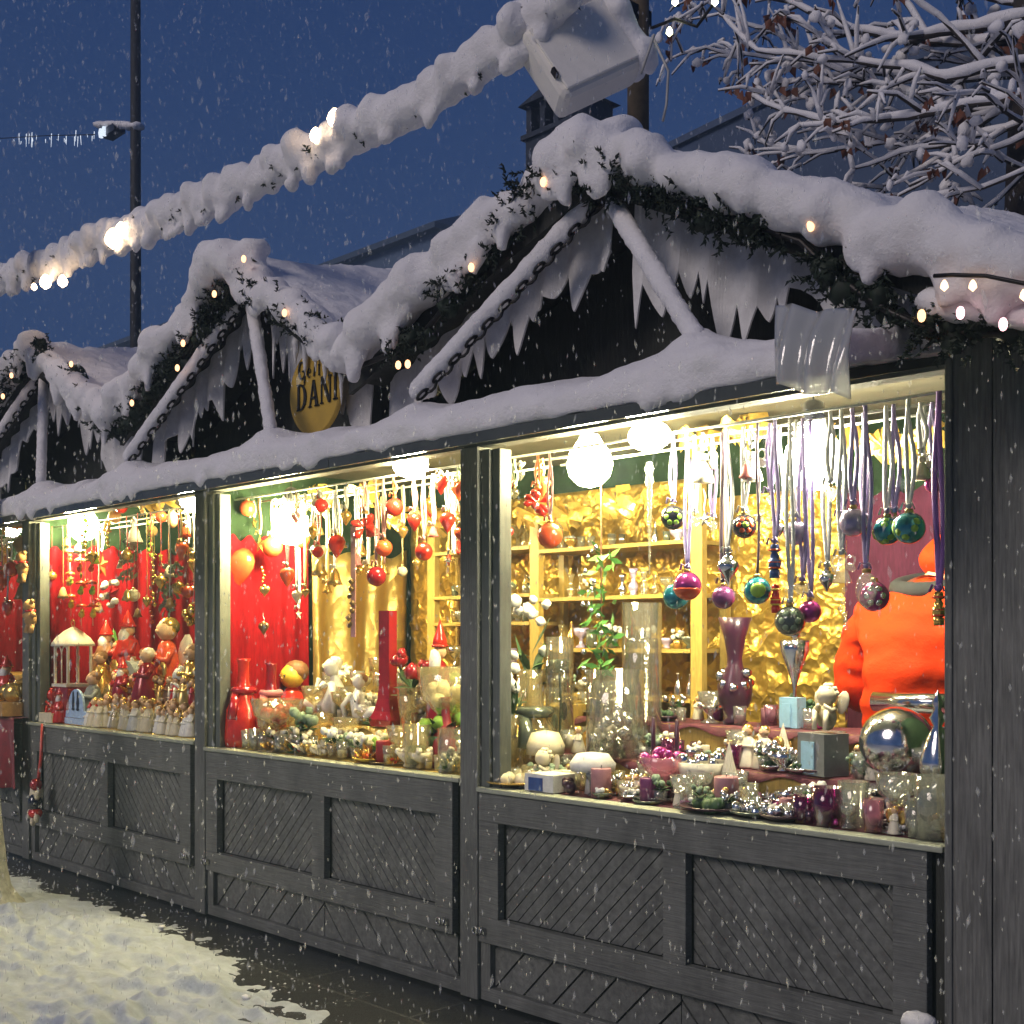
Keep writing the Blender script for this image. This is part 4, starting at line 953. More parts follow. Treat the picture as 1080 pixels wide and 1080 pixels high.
# ---- pieces standing on the counters --------------------------------------
def spot(px, y, S, z=None):
    x = W(px, HY, y).x; return Vector((x, y, tierz(y, S) + .004 if z is None else z))
def stand(kind, px, y, S, h, c=None, label=None, cat=None, w=1., z=None, group=None, c2=None, rot=0.):
    """h: height in photo pixels"""
    p = spot(px, y, S, z); h = h * depth(p) / F; m = MB(); parts = []
    L = m.lathe; g_ = lambda k: C[k] if isinstance(k, str) else k
    def extra(n, mm, build): q = MB(); build(q); parts.append((n, q, g_(mm)))
    base = g_(c) if c else GL
    if kind == 'tumbler':
        r = h * .38 * w; L([(r * .8, 0), (r, h), (r * .93, h), (r * .72, h * .1), (0, h * .1)], p, 16); nm = 'tealight_glass'; ct = 'candle glass'
        if c2: extra('candle', c2, lambda q: q.lathe([(r * .66, h * .11), (r * .72, h * .5), (0, h * .5)], p, 12))
    elif kind == 'goblet':
        r = h * .42 * w; L([(r * .75, 0), (r * .7, .006), (.012, .02), (.010, h * .42), (r * .35, h * .5), (r * .85, h * .68), (r, h), (r * .95, h), (r * .8, h * .7), (0, h * .52)], p, 20); nm = 'glass_goblet'; ct = 'goblet'
        if c2: extra('filling', c2, lambda q: [q.ball(p + Vector((U(-.5, .5) * r, U(-.5, .5) * r, h * U(.62, .82))), r * .22, 8) for _ in range(9)])
    elif kind == 'cylinder':
        r = h * .3 * w; L([(r, 0), (r, h), (r * .95, h), (r * .95, .01), (0, .01)], p, 24); nm = 'glass_cylinder'; ct = 'glass vase'
        if c2: extra('filling', c2, lambda q: [q.ball(p + Vector((U(-.6, .6) * r, U(-.6, .6) * r, h * U(.05, .55))), r * U(.12, .26), 7, bump=.4) for _ in range(24)])
    elif kind == 'bottle':
        r = h * .17 * w; L([(r, 0), (r * 1.05, h * .1), (r * .95, h * .42), (r * .45, h * .62), (r * .30, h * .75), (r * .30, h * .96), (r * .4, h), (0, h)], p, 18); nm = 'bottle'; ct = 'bottle'
        if c2: extra('scarf', c2, lambda q: (q.torus(p + Vector((0, 0, h * .64)), r * .55, r * .22, None, 14, 6), q.tube([p + Vector((0, -r * .5, h * .64)), p + Vector((r * .5, -r * .9, h * .5)), p + Vector((r * .6, -r * 1.1, h * .32))], r * .25, 6, .5)))
    elif kind == 'square_vase':
        r = h * .10 * w; prof = [(1.9, 0), (2.1, .06), (1.55, .13), (1.12, .24), (1., .34), (1., 1.), (.82, 1.), (.8, .4), (.01, .38)]
        for (a, za), (b, zb_) in zip(prof, prof[1:]):
            va = [p + Vector((sx * r * a, sy * r * a * .6, za * h)) for sx, sy in ((-1, -1), (1, -1), (1, 1), (-1, 1))]; vb = [p + Vector((sx * r * b, sy * r * b * .6, zb_ * h)) for sx, sy in ((-1, -1), (1, -1), (1, 1), (-1, 1))]
            m.add(va + vb, [(i, (i + 1) % 4, 4 + (i + 1) % 4, 4 + i) for i in range(4)])
        nm = 'tall_vase'; ct = 'vase'
    elif kind == 'flared_vase':
        r = h * .16 * w; L([(r * .7, 0), (r * .9, .01), (r * .5, h * .06), (r * 1.15, h * .22), (r * 1.2, h * .36), (r * .55, h * .55), (r * .5, h * .62), (r * .75, h * .82), (r * 1.15, h), (r * 1.05, h), (r * .5, h * .7), (0, h * .6)], p, 22); nm = 'flared_vase'; ct = 'vase'
        if c2: extra('flower_wreath', c2, lambda q: [q.ball(p + Vector((math.cos(a) * r * 1., math.sin(a) * r * 1., h * .42 + U(-.1, .1) * h)), r * .36, 8, bump=.4) for a in [i * .75 for i in range(9)]])
    elif kind == 'trumpet_vase':
        r = h * .20 * w; L([(r * .6, 0), (r * .55, .008), (r * .12, h * .08), (r * .12, h * .45), (r * .5, h * .66), (r, h * .88), (r * 1.05, h), (r * .98, h), (r * .4, h * .66), (0, h * .5)], p, 20); nm = 'trumpet_vase'; ct = 'vase'
        if c2: extra('flowers', c2, lambda q: [q.ball(p + Vector((U(-.9, .9) * r, U(-.9, .9) * r, h * U(.92, 1.3))), r * U(.25, .42), 8, bump=.5) for _ in range(13)])
    elif kind == 'angel':
        r = h * .25 * w * U(.85, 1.25); ws = U(.8, 1.5); L([(r, 0), (r * 1.02, h * .04), (r * .75, h * .35), (r * .5, h * .58), (r * .42, h * .66), (r * .2, h * .72), (0, h * .73)], p, 14)
        for sx in (-1, 1): m.tube([p + Vector((sx * r * .5, 0, h * .62)), p + Vector((sx * r * .62, -r * .3, h * .48)), p + Vector((sx * r * .1, -r * .75, h * .5))], [r * .18, r * .17, r * .13], 7)
        nm = 'angel_figurine'; ct = 'figurine'
        extra('head', 'skin', lambda q: (q.ball(p + Vector((0, -.0, h * .83)), h * .125, 10), q.ball(p + Vector((0, -h * .125, h * .82)), h * .022, 6)))
        extra('hair', c2 or 'hair', lambda q: q.ball(p + Vector((0, h * .03, h * .865)), 1, 10, (h * .135, h * .125, h * .12)))
        extra('wing', 'gold' if R() < .6 else 'ivory', lambda q: q.ball(p + Vector((r * .8, r * .55, h * .55)), 1, 10, (r * .6 * ws, r * .14, h * .22 * ws), Matrix.Rotation(.45, 3, 'Y')))
        extra('wing', 'gold' if R() < .6 else 'ivory', lambda q: q.ball(p + Vector((-r * .8, r * .55, h * .55)), 1, 10, (r * .6 * ws, r * .14, h * .22 * ws), Matrix.Rotation(-.45, 3, 'Y')))
    elif kind == 'santa':
        r = h * .24 * w; L([(r * 1.1, 0), (r * 1.12, h * .05), (r * .95, h * .3), (r * .6, h * .55), (r * .3, h * .62), (0, h * .63)], p, 16); nm = 'gnome_figurine'; ct = 'figurine'
        for sx in (-1, 1): m.tube([p + Vector((sx * r * .6, 0, h * .52)), p + Vector((sx * r * .95, -r * .3, h * .4)), p + Vector((sx * r * .5, -r * .9, h * .36))], [r * .25, r * .24, r * .16], 7)
        hs_ = min(1., w * 1.25)
        extra('head', 'skin', lambda q: q.ball(p + Vector((0, -.0, h * .70)), h * .10 * hs_, 10))
        extra('beard', 'white', lambda q: q.ball(p + Vector((0, -h * .06, h * .60)), 1, 10, (h * .11 * hs_, h * .08 * hs_, h * .13), bump=.2))
        extra('pointed_hat', c2 or 'red', lambda q: (q.lathe([(h * .115 * hs_, 0), (h * .10 * hs_, h * .06), (h * .04 * hs_, h * .17), (0, h * .25)], p + Vector((0, 0, h * .75)), 12), q.torus(p + Vector((0, 0, h * .755)), h * .105 * hs_, h * .022 * hs_)))
    elif kind == 'pillar':
        r = h * .36 * w; L([(r, 0), (r, h * .97), (r * .96, h), (0, h * .985)], p, 18); nm = 'pillar_candle'; ct = 'candle'
        extra('wick', 'black', lambda q: q.tube([p + Vector((0, 0, h * .98)), p + Vector((.002, 0, h + .012))], .0018, 5))
        if c2: extra('plate', c2, lambda q: q.lathe([(0, -.002), (r * 1.6, 0), (r * 1.9, .010), (r * 1.8, .012), (r * 1.0, .004)], p, 20))
    elif kind == 'taper':
        r = .011; L([(r * 1.15, h * .16), (r * .75, h), (0, h + .005)], p, 10); nm = 'taper_candle'; ct = 'candle'
        extra('holder', c2 or 'blue', lambda q: q.lathe([(.03, 0), (.032, .008), (.012, .02), (.014, h * .12), (.02, h * .17), (.012, h * .19), (0, h * .19)], p, 12))
    elif kind == 'plate':
        r = h * w; L([(r * .5, 0), (r * .95, .014), (r, .02), (r * .97, .023), (r * .5, .008), (0, .007)], p, 24); nm = 'dish'; ct = 'dish'
        if c2: extra('contents', c2, lambda q: [q.ball(p + Vector((U(-.55, .55) * r, U(-.55, .55) * r, .018 + U(0, .02))), r * U(.14, .26), 8, bump=.3) for _ in range(14)])
    elif kind == 'bowl':
        r = h * .8 * w; L([(r * .4, 0), (r * .45, .006), (r * .3, h * .25), (r * .8, h * .6), (r, h), (r * .94, h), (r * .7, h * .6), (0, h * .35)], p, 22); nm = 'footed_bowl'; ct = 'bowl'
        if c2: extra('contents', c2, lambda q: [q.ball(p + Vector((U(-.7, .7) * r, U(-.7, .7) * r, h * U(.85, 1.15))), r * U(.16, .28), 8, bump=.4) for _ in range(12)])
    elif kind == 'flowers':
        r = h * .3 * w; L([(r * .7, 0), (r, h * .5), (r * .92, h * .5), (r * .6, .01), (0, .01)], p, 16); nm = 'flower_glass'; ct = 'flower arrangement'
        extra('flowers', c2 or 'white', lambda q: [q.ball(p + Vector((U(-1.2, 1.2) * r, U(-1.1, 1.1) * r, h * U(.6, .95))), r * U(.3, .5), 8, bump=.5) for _ in range(8)])
        def lv(q):
            for _ in range(12):
                a = U(0, 6.3); b = p + Vector((0, 0, h * U(.35, .6))); e = b + Vector((math.cos(a) * r * 1.4, math.sin(a) * r * 1.4, h * U(0, .35))); s_ = Vector((-math.sin(a), math.cos(a), 0)) * r * .28; mid = (b + e) / 2
                q.add([b, mid + s_, e, mid - s_, mid + Vector((0, 0, r * .15))], [(0, 1, 4), (1, 2, 4), (2, 3, 4), (3, 0, 4)], True)
        extra('leaves', 'leaf', lv)
    elif kind == 'tree':
        r = h * .24 * w; k = 12
        vs = []; fs = []; n = 10
        for i in range(n + 1):
            t = i / n
            for j in range(24):
                a = j * math.pi / 12 + t * 1.6; rr = r * (1 - t) * (1 + (.10 if j % 2 else -.06)) + .001; vs.append(p + Vector((rr * math.cos(a), rr * math.sin(a), h * t)))
        for i in range(n): fs += [(i * 24 + j, i * 24 + (j + 1) % 24, (i + 1) * 24 + (j + 1) % 24, (i + 1) * 24 + j) for j in range(24)]
        m.add(vs, fs + [tuple(range(23, -1, -1))]); nm = 'cone_tree'; ct = 'decoration'
    elif kind == 'orb':
        r = h / 2; m.ball(p + Vector((0, 0, r)), r, 40); nm = 'mirror_ball'; ct = 'ornament'; extra('foot_ring', 'silver', lambda q: q.torus(p + Vector((0, 0, .012)), r * .45, .012, None, 20))
    elif kind == 'spire':
        r = h * .17 * w; L([(r * 1.5, 0), (r * 1.4, .015), (r * .5, h * .06), (r * .35, h * .2), (r * 1.3, h * .26), (r * 1.3, h * .29), (r * .3, h * .33), (r * .9, h * .42), (r * .95, h * .5), (r * .55, h * .66), (r * .22, h * .74), (r * .42, h * .80), (r * .15, h * .86), (r * .3, h * .90), (0, h)], p, 18); nm = 'tree_topper'; ct = 'ornament'
    elif kind == 'balls':
        for _ in range(5): m.ball(p + Vector((U(-1, 1) * h, U(-.6, .6) * h, h * .42 + U(0, .5) * h)), h * U(.34, .5), 10)
        nm = 'bauble_heap'; ct = 'ornaments'
    elif kind == 'teddy' or kind == 'cherub':
        r = h * .2 * w; m.ball(p + Vector((0, 0, h * .32)), 1, 12, (r, r * .85, h * .30)); m.ball(p + Vector((0, -r * .2, h * .76)), h * .22, 14)
        for sx in (-1, 1):
            m.tube([p + Vector((sx * r * .5, -r * .3, h * .16)), p + Vector((sx * r * .7, -r * 1.4, h * .42)), p + Vector((sx * r * .65, -r * 1.5, .01))], [r * .42, r * .36, r * .28], 8)
            m.tube([p + Vector((sx * r * .8, 0, h * .5)), p + Vector((sx * r * 1.0, -r * .9, h * .46)), p + Vector((sx * r * .3, -r * 1.3, h * .58))], [r * .3, r * .26, r * .2], 8)
        nm = 'seated_cherub' if kind == 'cherub' else 'plush_bear'; ct = 'figurine'
        extra('curls', c2 or c, lambda q: [q.ball(p + Vector((h * .2 * math.cos(a) * math.sin(b), h * .06 - r * .2 + h * .17 * math.sin(a) * math.sin(b), h * .78 + h * .2 * math.cos(b))), h * .065, 7) for a in (0, 1, 2, 3.1, 4.2, 5.2) for b in (.3, .9, 1.4)])
        if kind == 'cherub':
            for sx in (-1, 1): extra('wing', c, lambda q, sx=sx: q.ball(p + Vector((sx * r * 1.3, r * .8, h * .62)), 1, 12, (r * .75, r * .16, h * .26), Matrix.Rotation(sx * .3, 3, 'Y')))
    elif kind == 'mushroom':
        r = h * .75 * w; L([(r * .35, 0), (r * .25, h * .5), (r * .3, h * .6), (r * .95, h * .55), (r, h * .72), (r * .7, h * .95), (0, h)], p, 20); nm = 'toadstool_ornament'; ct = 'ornament'
    elif kind == 'sprig':
        r = h * .5 * w; nm = 'glitter_sprig'; ct = 'decoration'
        for _ in range(46):
            d = Vector((U(-1, 1), U(-1, 1), U(.15, 1.2))).normalized(); b_ = p + d * r * U(.1, .5); e = b_ + d * r * U(.5, 1.1); sd = d.cross(Vector((U(-1, 1), U(-1, 1), U(-1, 1)))).normalized() * r * U(.10, .2); mid = (b_ + e) / 2 + Vector((0, 0, r * .06))
            m.add([b_, mid + sd, e, mid - sd], [(0, 1, 2), (0, 2, 3)])
        extra('berry', c2 or 'silver', lambda q: q.ball(p + Vector((0, -r * .3, r * .7)), r * .22, 10)); extra('berry', c2 or 'silver', lambda q: q.ball(p + Vector((r * .5, -r * .2, r * .4)), r * .2, 10))
    elif kind == 'box':
        a = h * .9 * w; m.obox(p + Vector((0, 0, h / 2)), Vector((math.cos(rot), math.sin(rot), 0)) * a / 2, Vector((-math.sin(rot), math.cos(rot), 0)) * a * .4, (0, 0, h / 2)); nm = 'display_box'; ct = 'box'
        if c2: extra('card', c2, lambda q: q.obox(p + Vector((math.sin(rot) * a * .41 - .1 * a * math.cos(rot), -math.cos(rot) * a * .41 - .1 * a * math.sin(rot), h * .42)), Vector((math.cos(rot), math.sin(rot), 0)) * a * .24, Vector((-math.sin(rot), math.cos(rot), 0)) * .003, (0, 0, h * .38)))
    cat = cat or ct
    o = m.build(nm, base, None, p)
    for n, q, mm in parts: sub(q, n, mm, o, p)
    finish(o, label, cat, group, p + Vector((0, 0, h / 2)))
    return o
# ------------------------------------------------------------------ lamps in the stalls
def lamp(px, py, y, r, label, m=BULB, flood=False):
    p = W(px, py, y); root = thing('hanging_lamp', label, 'lamp', p)
    if flood: sub(MB().ball(p, 1, 20, (r * 1.25, r, r * .8)), 'bulb', m, root, p)
    else: sub(MB().lathe([(0, -r), (r * .5, -r * .87), (r * .87, -r * .5), (r, 0), (r * .87, r * .5), (r * .55, r * .95), (r * .36, r * 1.3), (0, r * 1.32)], p, 20), 'bulb', m, root, p)
    sub(MB().lathe([(r * .37, r * 1.22), (r * .40, r * 1.3), (r * .36, r * 1.9), (r * .15, r * 2.05), (0, r * 2.06)], p, 14), 'socket', C['black'], root, p)
    if p.z + r * 2 < 2.6: sub(MB().tube([p + Vector((0, 0, r * 2)), (p.x, p.y, 2.62)], .004, 6), 'cord', C['black'], root, p)
    HERO.append((label.split('|')[-1], p)); root['label'] = label.split('|')[0]
lamp(88, 555, .22, .11, 'glaring bulb over the white lantern in the red-curtained stall|bulb over the white lantern')
lamp(203, 526, .28, .085, 'bright bulb close to the post at the angel-crowded end of its stall|bulb near the post')
lamp(307, 555, .30, .11, 'glaring bulb amid white ribbons in front of the red curtain and gold satin|bulb amid white ribbons')
lamp(433, 490, .12, .08, 'bright oval lamp under the awning edge above the red hearts|oval awning lamp', flood=True)
lamp(622, 490, .40, .105, 'glaring bulb over the glass cylinders in front of the pine shelves|bulb over the glass cylinders')
lamp(685, 460, .10, .075, 'bright lamp above the long hanging glass icicle|lamp above the glass icicle', BULBW, flood=True)
lamp(858, 486, .36, .115, 'glaring white bulb among lilac ribbons above the grey-white bauble|bulb among lilac ribbons', BULBW)
lamp(12, 556, .5, .085, 'bulb in the farthest stall partly hidden behind the first post|bulb in the farthest stall')

# ------------------------------------------------------------------ nearest stall: hanging wares
A = 'baubles on ribbons in the nearest stall'
hang('bauble', 710, 546, 13, 'black', 'lilac', .22, 'black bauble painted with a bright green flower|green-flowered black bauble', c2=('petals', 'lime'), group=A)
hang('bauble', 725, 618, 15, 'magenta', 'lilac', .20, 'magenta and gold striped bauble hanging low by the pine upright|magenta striped bauble', c2=('cap', 'orange_red'), group=A)
hang('bauble', 713, 629, 14, 'teal', None, .26, 'teal bauble tucked behind the magenta striped bauble|teal bauble', group=A)
hang('finial', 768, 597, 12, 'silver', 'white', .22, 'silver pointed glass ornament on a broad white ribbon|silver pointed ornament', rw=.017)
hang('bauble', 763, 630, 12.5, 'purple', 'dark', .28, 'matt dark purple bauble below the silver pointed ornament|dark purple bauble', group=A)
hang('bauble', 785, 555, 13, 'black', 'white', .24, 'black bauble with an orange and lime flower|orange-flowered bauble', c2=('petals', 'orange_red'), extra='lime', group=A)
hang('bauble', 799, 623, 14.5, 'teal', 'dark', .2, 'teal and blue bauble with a lime disc on a thin dark ribbon|teal bauble with lime disc', c2=('disc', 'lime'), loop=False, rw=.006, group=A)
hang('bead', 817, 590, 9, 'blue', 'lilac', .2, 'striped blue and red bead soldier on a long lilac ribbon|upper bead soldier', c2=('band', 'orange_red'))
hang('bead', 818, 630, 7.5, 'red', None, .21, 'smaller striped bead soldier hanging below the blue one|lower bead soldier', c2=('band', 'yellow'))
hang('bauble', 839, 562, 13, 'lilac', 'white', .26, 'pale lilac bauble directly under the glaring white bulb|pale lilac bauble', group=A)
hang('bauble', 854, 645, 12, 'magenta', 'lilac', .28, 'glossy pink bauble half behind the smoky flowered bauble|glossy pink bauble', group=A)
hang('bauble', 833, 655, 16, 'smoke', 'white', .2, 'smoky grey-green bauble painted with white petals|smoky flowered bauble', c2=('petals', 'sage'), group=A)
hang('bauble', 900, 551, 15, 'lilac', 'lilac', .2, 'satin lilac bauble hanging in front of the mauve curtain|satin lilac bauble', group=A)
hang('bauble', 936, 560, 15, 'teal', 'white', .24, 'turquoise bauble touching the green-blue bauble above the orange jacket|turquoise bauble', c2=('spots', 'lime'), group=A)
hang('bauble', 959, 557, 17, 'teal', 'white', .18, 'large green-blue bauble with lime spots near the corner post|green-blue bauble', c2=('spots', 'lime'), group=A)
hang('bauble', 922, 629, 16, 'magenta', None, .22, 'pink bauble with pale star behind the clear glass oval|pink star bauble', c2=('petals', 'silver'), group=A)
hang('oval', 914, 622, 19, GLM, 'lilac', .17, 'clear ribbed glass oval against the orange jacket|clear glass oval')
hang('dove', 888, 600, 15, GLM, 'white', .2, 'cluster of glass doves on a white ribbon by the mauve curtain|glass doves')
hang('charm', 889, 645, 7, GLM, None, .2, 'string of glass charms hanging below the glass doves|glass charm string')
hang('bead', 990, 640, 9, 'gold', 'purple', .14, 'gold and red bead figure on purple ribbon beside the corner post|gold bead figure', c2=('band', 'red'), rw=.02)
hang('bauble', 984, 511, 9, 'magenta', 'lilac', .3, 'small pink bauble high up beside the corner post|small pink bauble')
hang('angel', 742, 492, 17, 'ivory', 'white', .24, 'pale winged angel high between the icicle lamp and gold bow|pale winged angel')
hang('star', 743, 548, 9, 'ivory', 'white', .23, 'little pale star hanging on a thread below the winged angel|little pale star', loop=False, rw=.004, ribtop=2.2)
hang('angel', 793, 490, 17, 'white', 'white', .24, 'white winged angel hanging beside a brown bell|white winged angel')
hang('bell', 787, 496, 8, 'rose', None, .2, 'small brown bell overlapping the white winged angel|small brown bell')
hang('angel', 972, 492, 14, 'ivory', 'white', .28, 'ivory angel high above the turquoise baubles|ivory angel')
hang('finial', 872, 610, 9, 'silver', 'white', .30, 'slim silver finial left of the mauve curtain top|slim silver finial')
hang('heart', 846, 622, 10, GLM, 'lilac', .25, 'clear glass heart between the lilac and pink baubles|clear glass heart')
hang('charm', 845, 688, 8, GLM, None, .24, 'long string of clear glass drops above the trumpet vase|string of glass drops')
hang('icicle', 685, 488, 118, GLM, None, .11, 'long ribbed glass icicle lit white under the lamp|long glass icicle')
hang('star', 800, 545, 8, 'ivory', 'white', .21, 'little cream star over the orange-flowered bauble|little cream star', loop=False, rw=.004)
hang('drop', 822, 558, 6, 'silver', 'white', .3, 'tiny silver drop beside the upper bead soldier|tiny silver drop')
hang('drop', 876, 520, 7, GLM, 'white', .2, 'clear glass drop right of the glaring white bulb|clear glass drop')
for px, c in ((733, 'white'), (752, 'lilac'), (812, 'lilac'), (888, 'lilac'), (912, 'lilac'), (944, 'lilac'), (976, 'white')):
    hang('drop', px, U(500, 560), U(4, 6), random.choice((GLM, 'silver', 'lilac')), c, U(.24, .36), '?small glass drop on ribbon', 'ornament', group='small glass drops on ribbons')
# red ware hanging at its far end
hang('flower', 567, 530, 15, 'red', 'orange', .2, 'red glitter burst on orange ribbon right of the middle post|red glitter burst', rw=.014)
hang('bauble', 580, 565, 13.5, 'orange_red', 'pink', .18, 'orange-red bauble on salmon ribbon in front of the pine shelves|orange-red bauble', rw=.014)
hang('drop', 572, 511, 9, 'orange_red', 'orange', .28, 'small orange drop above the orange-red bauble|small orange drop')
hang('heart', 535, 511, 10, 'red', 'green', .22, 'red glass heart close to the right side of the middle post|red heart by the post')
hang('heart', 533, 563, 10, 'dark_red', 'green', .22, 'dark red glass heart below another near the middle post|dark red heart by the post')
hang('drop', 549, 500, 5, GLM, 'white', .26, 'clear drop on white ribbon by the middle post|clear drop by the post')
hang('drop', 543, 520, 5, GLY, 'green', .2, 'champagne drop on green ribbon by the middle post|champagne drop')
# ------------------------------------------------------------------ middle stall: hanging wares
B_ = 'red baubles and hearts in the yellow-sign stall'
hang('heart', 245, 600, 31, 'orange_red', None, .16, 'big orange-red balloon-like heart beside the post|big orange-red heart', group=B_)
hang('heart', 238, 652, 20, 'red', None, .2, 'red heart below the big orange-red heart|lower red heart', group=B_)
hang('bauble', 261, 536, 8.5, 'orange_red', 'orange', .22, 'small orange-red bauble high near the big heart|high orange-red bauble', group=B_)
hang('star', 274, 574, 11, 'gold', 'gold', .22, 'gold star heading a string of charms over red curtain|gold star', loop=False)
hang('charm', 277, 612, 4, 'gold', None, .23, 'string of tiny gold charms below the gold star|gold charm string')
hang('heart', 279, 623, 7, 'brass', None, .22, 'little brass heart on a string against the red curtain|little brass heart')
hang('heart', 278, 662, 8, 'bronze', 'white', .22, 'pair-like dotted bronze heart lowest on its string|dotted bronze heart', loop=False, rw=.003, ribtop=1.75)
hang('bauble', 287, 577, 11, 'orange_red', 'white', .3, 'glowing red bauble just left of the bulb|red bauble beside bulb', group=B_)
hang('bauble', 318, 569, 9, 'orange_red', 'white', .42, 'red bauble just right of the bulb|red bauble right of bulb', group=B_)
hang('drop', 303, 607, 8.5, 'orange_red', 'white', .22, 'orange drop with pointed tip directly below the bulb|pointed orange drop', group=B_)
hang('heart', 338, 534, 12, 'ivory', 'white', .24, 'ivory felt heart with red middle high up|ivory heart', c2=('disc', 'red'))
hang('heart', 336, 582, 10, 'cream', 'red', .24, 'cream heart ornament below the ivory one|cream heart', c2=('disc', 'red'))
hang('bell', 337, 598, 9, 'brass', None, .3, 'brass bell hanging at the gold satin edge|brass bell')
hang('bell', 353, 608, 9, 'gold', 'white', .32, 'gold bell glinting against the gold satin|gold bell')
hang('drop', 355, 574, 10, 'red', 'white', .2, 'long red teardrop on white ribbon|red teardrop', group=B_)
hang('flower', 385, 556, 15, 'red', 'pink', .2, 'red glitter burst on pink ribbon in the yellow-sign stall|pink-ribboned glitter burst', rw=.016)
hang('bauble', 416, 535, 9.5, 'red', 'orange', .2, 'red bauble high beside the oval awning lamp|high red bauble', group=B_)
hang('bauble', 405, 578, 9, 'orange_red', 'pink', .2, 'orange bauble on a broad pink ribbon above the tall red vase|orange bauble on pink ribbon', rw=.02, group=B_)
hang('bauble', 397, 608, 10.5, 'dark_red', 'pink', .18, 'glossy dark red bauble hanging lowest above the tall red vase|lowest dark red bauble', rw=.014, group=B_)
hang('bauble', 447, 582, 9.5, 'red', 'pink', .2, 'plain red bauble below the oval awning lamp|red bauble below lamp', rw=.016, group=B_)
hang('drop', 437, 549, 8, 'red', 'pink', .24, 'small red drop below the oval awning lamp|small red drop', group=B_)
hang('drop', 472, 549, 9, 'red', 'white', .24, 'red drop left of the glass hearts by the middle post|red drop near hearts', group=B_)
hang('heart', 465, 510, 12, 'red', 'white', .2, 'upper glossy red heart near the middle post|upper glossy heart', rw=.014, group=B_)
hang('heart', 484, 516, 13, 'orange_red', 'green', .18, 'glittering orange heart beside the middle post|glittering orange heart', group=B_)
hang('heart', 489, 564, 12, 'orange_red', 'green', .22, 'low orange heart against the middle post|low orange heart', group=B_)
o = hang('charm', 370, 640, 8, 'bronze', None, .2, 'fir cones tied along a long hanging salmon ribbon|cone ribbon')
rb = W(371, 600, .2); r_ = MB().obox((rb.x, .21, (W(371, 555, .2).z + W(371, 672, .2).z) / 2), (.02, 0, 0), (0, .002, 0), (0, 0, (W(371, 555, .2).z - W(371, 672, .2).z) / 2)); sub(r_, 'ribbon', RB['pink'], o, o.location)
for px, py in ((243, 560), (250, 548), (268, 552), (312, 545), (322, 625), (315, 648), (313, 628), (352, 530), (365, 545), (376, 590), (388, 600), (425, 560), (457, 560), (478, 590), (330, 560), (297, 560), (284, 545), (345, 620)):
    hang(random.choice(('bell', 'star', 'drop', 'heart')), px, py, U(5, 7), random.choice(('gold', 'brass', 'cream', 'ivory', 'rose')), random.choice(('white', 'gold', 'pink', 'white')), U(.25, .5), '?little hanging charm', 'ornament', group='little charms hanging in the yellow-sign stall', loop=False)
for px in (291, 299, 315, 322, 307):
    hang('drop', px, U(530, 545), 5, GLM, 'white', U(.15, .3), '?clear drop on broad white ribbon', 'ornament', group='clear drops by the bulb amid ribbons', rw=.014)
# ------------------------------------------------------------------ red-curtained stall: hanging wares
hang('heart', 191, 580, 12, 'orange_red', 'gold', .2, 'glossy orange-red heart near the post in the red-curtained stall|orange-red heart by post', loop=False)
hang('star', 108, 597, 15, 'orange_red', 'white', .35, 'flat orange-red star on red curtain|orange-red star')
hang('star', 119, 626, 15, 'dark_red', None, .4, 'dark red star dotted white below the orange-red one|dotted red star', c2=('spots', 'white'))
hang('heart', 50, 577, 13, 'white', 'white', .2, 'white wooden heart at the far post|white heart')
hang('oval', 182, 548, 9, 'tan', 'gold', .25, 'tan wooden drop left of the bulb near the post|tan wooden drop')
hang('bell', 142, 563, 9, 'ivory', 'white', .2, 'ivory lantern-like bell above the fir spray|ivory bell')
hang('bauble', 121, 545, 7, 'tan', 'gold', .3, 'tan plush figure ball high by the fir spray|tan ball')
hang('star', 199, 580, 7, 'gold', 'white', .3, 'gold lattice star right beside the post|gold lattice star')
def spray(px, py, w, h, y, label):
    p = W(px, py, y); Z = depth(p); w *= Z / F; h *= Z / F; m = MB()
    for i in range(70):
        b = p + Vector((U(-.3, .3) * w, U(-.05, .05), U(-.9, .9) * h)); a = U(0, 6.3); d = Vector((math.cos(a), U(-.6, .2), math.sin(a) * .6 - .2)).normalized(); e = b + d * U(.35, .6) * w; sd = d.cross(Vector((0, 1, .2))).normalized() * w * .10; mid = (b + e) / 2 + Vector((0, -.01, 0))
        m.add([b, mid + sd, e, mid - sd], [(0, 1, 2), (0, 2, 3)], True)
    o = m.build('fir_spray', C['sage'], None, p); sub(MB().tube([p + Vector((0, 0, -h)), p, (p.x, p.y, 2.42)], .004, 5), 'stem', C['brown'], o, p)
    finish(o, label, 'decoration', None, p)
spray(138, 588, 24, 26, .22, 'silvery fir spray hanging high on the red curtain|high fir spray')
spray(178, 618, 24, 28, .24, 'silvery fir spray with a star biscuit by the post|low fir spray')
hang('flower', 186, 602, 8, 'sage', None, .18, 'pale scalloped flower ornament on the lower fir spray|scalloped flower')
hang('star', 186, 602, 6, 'red', None, .15, 'tiny red star in the centre of the scalloped flower|tiny red star')
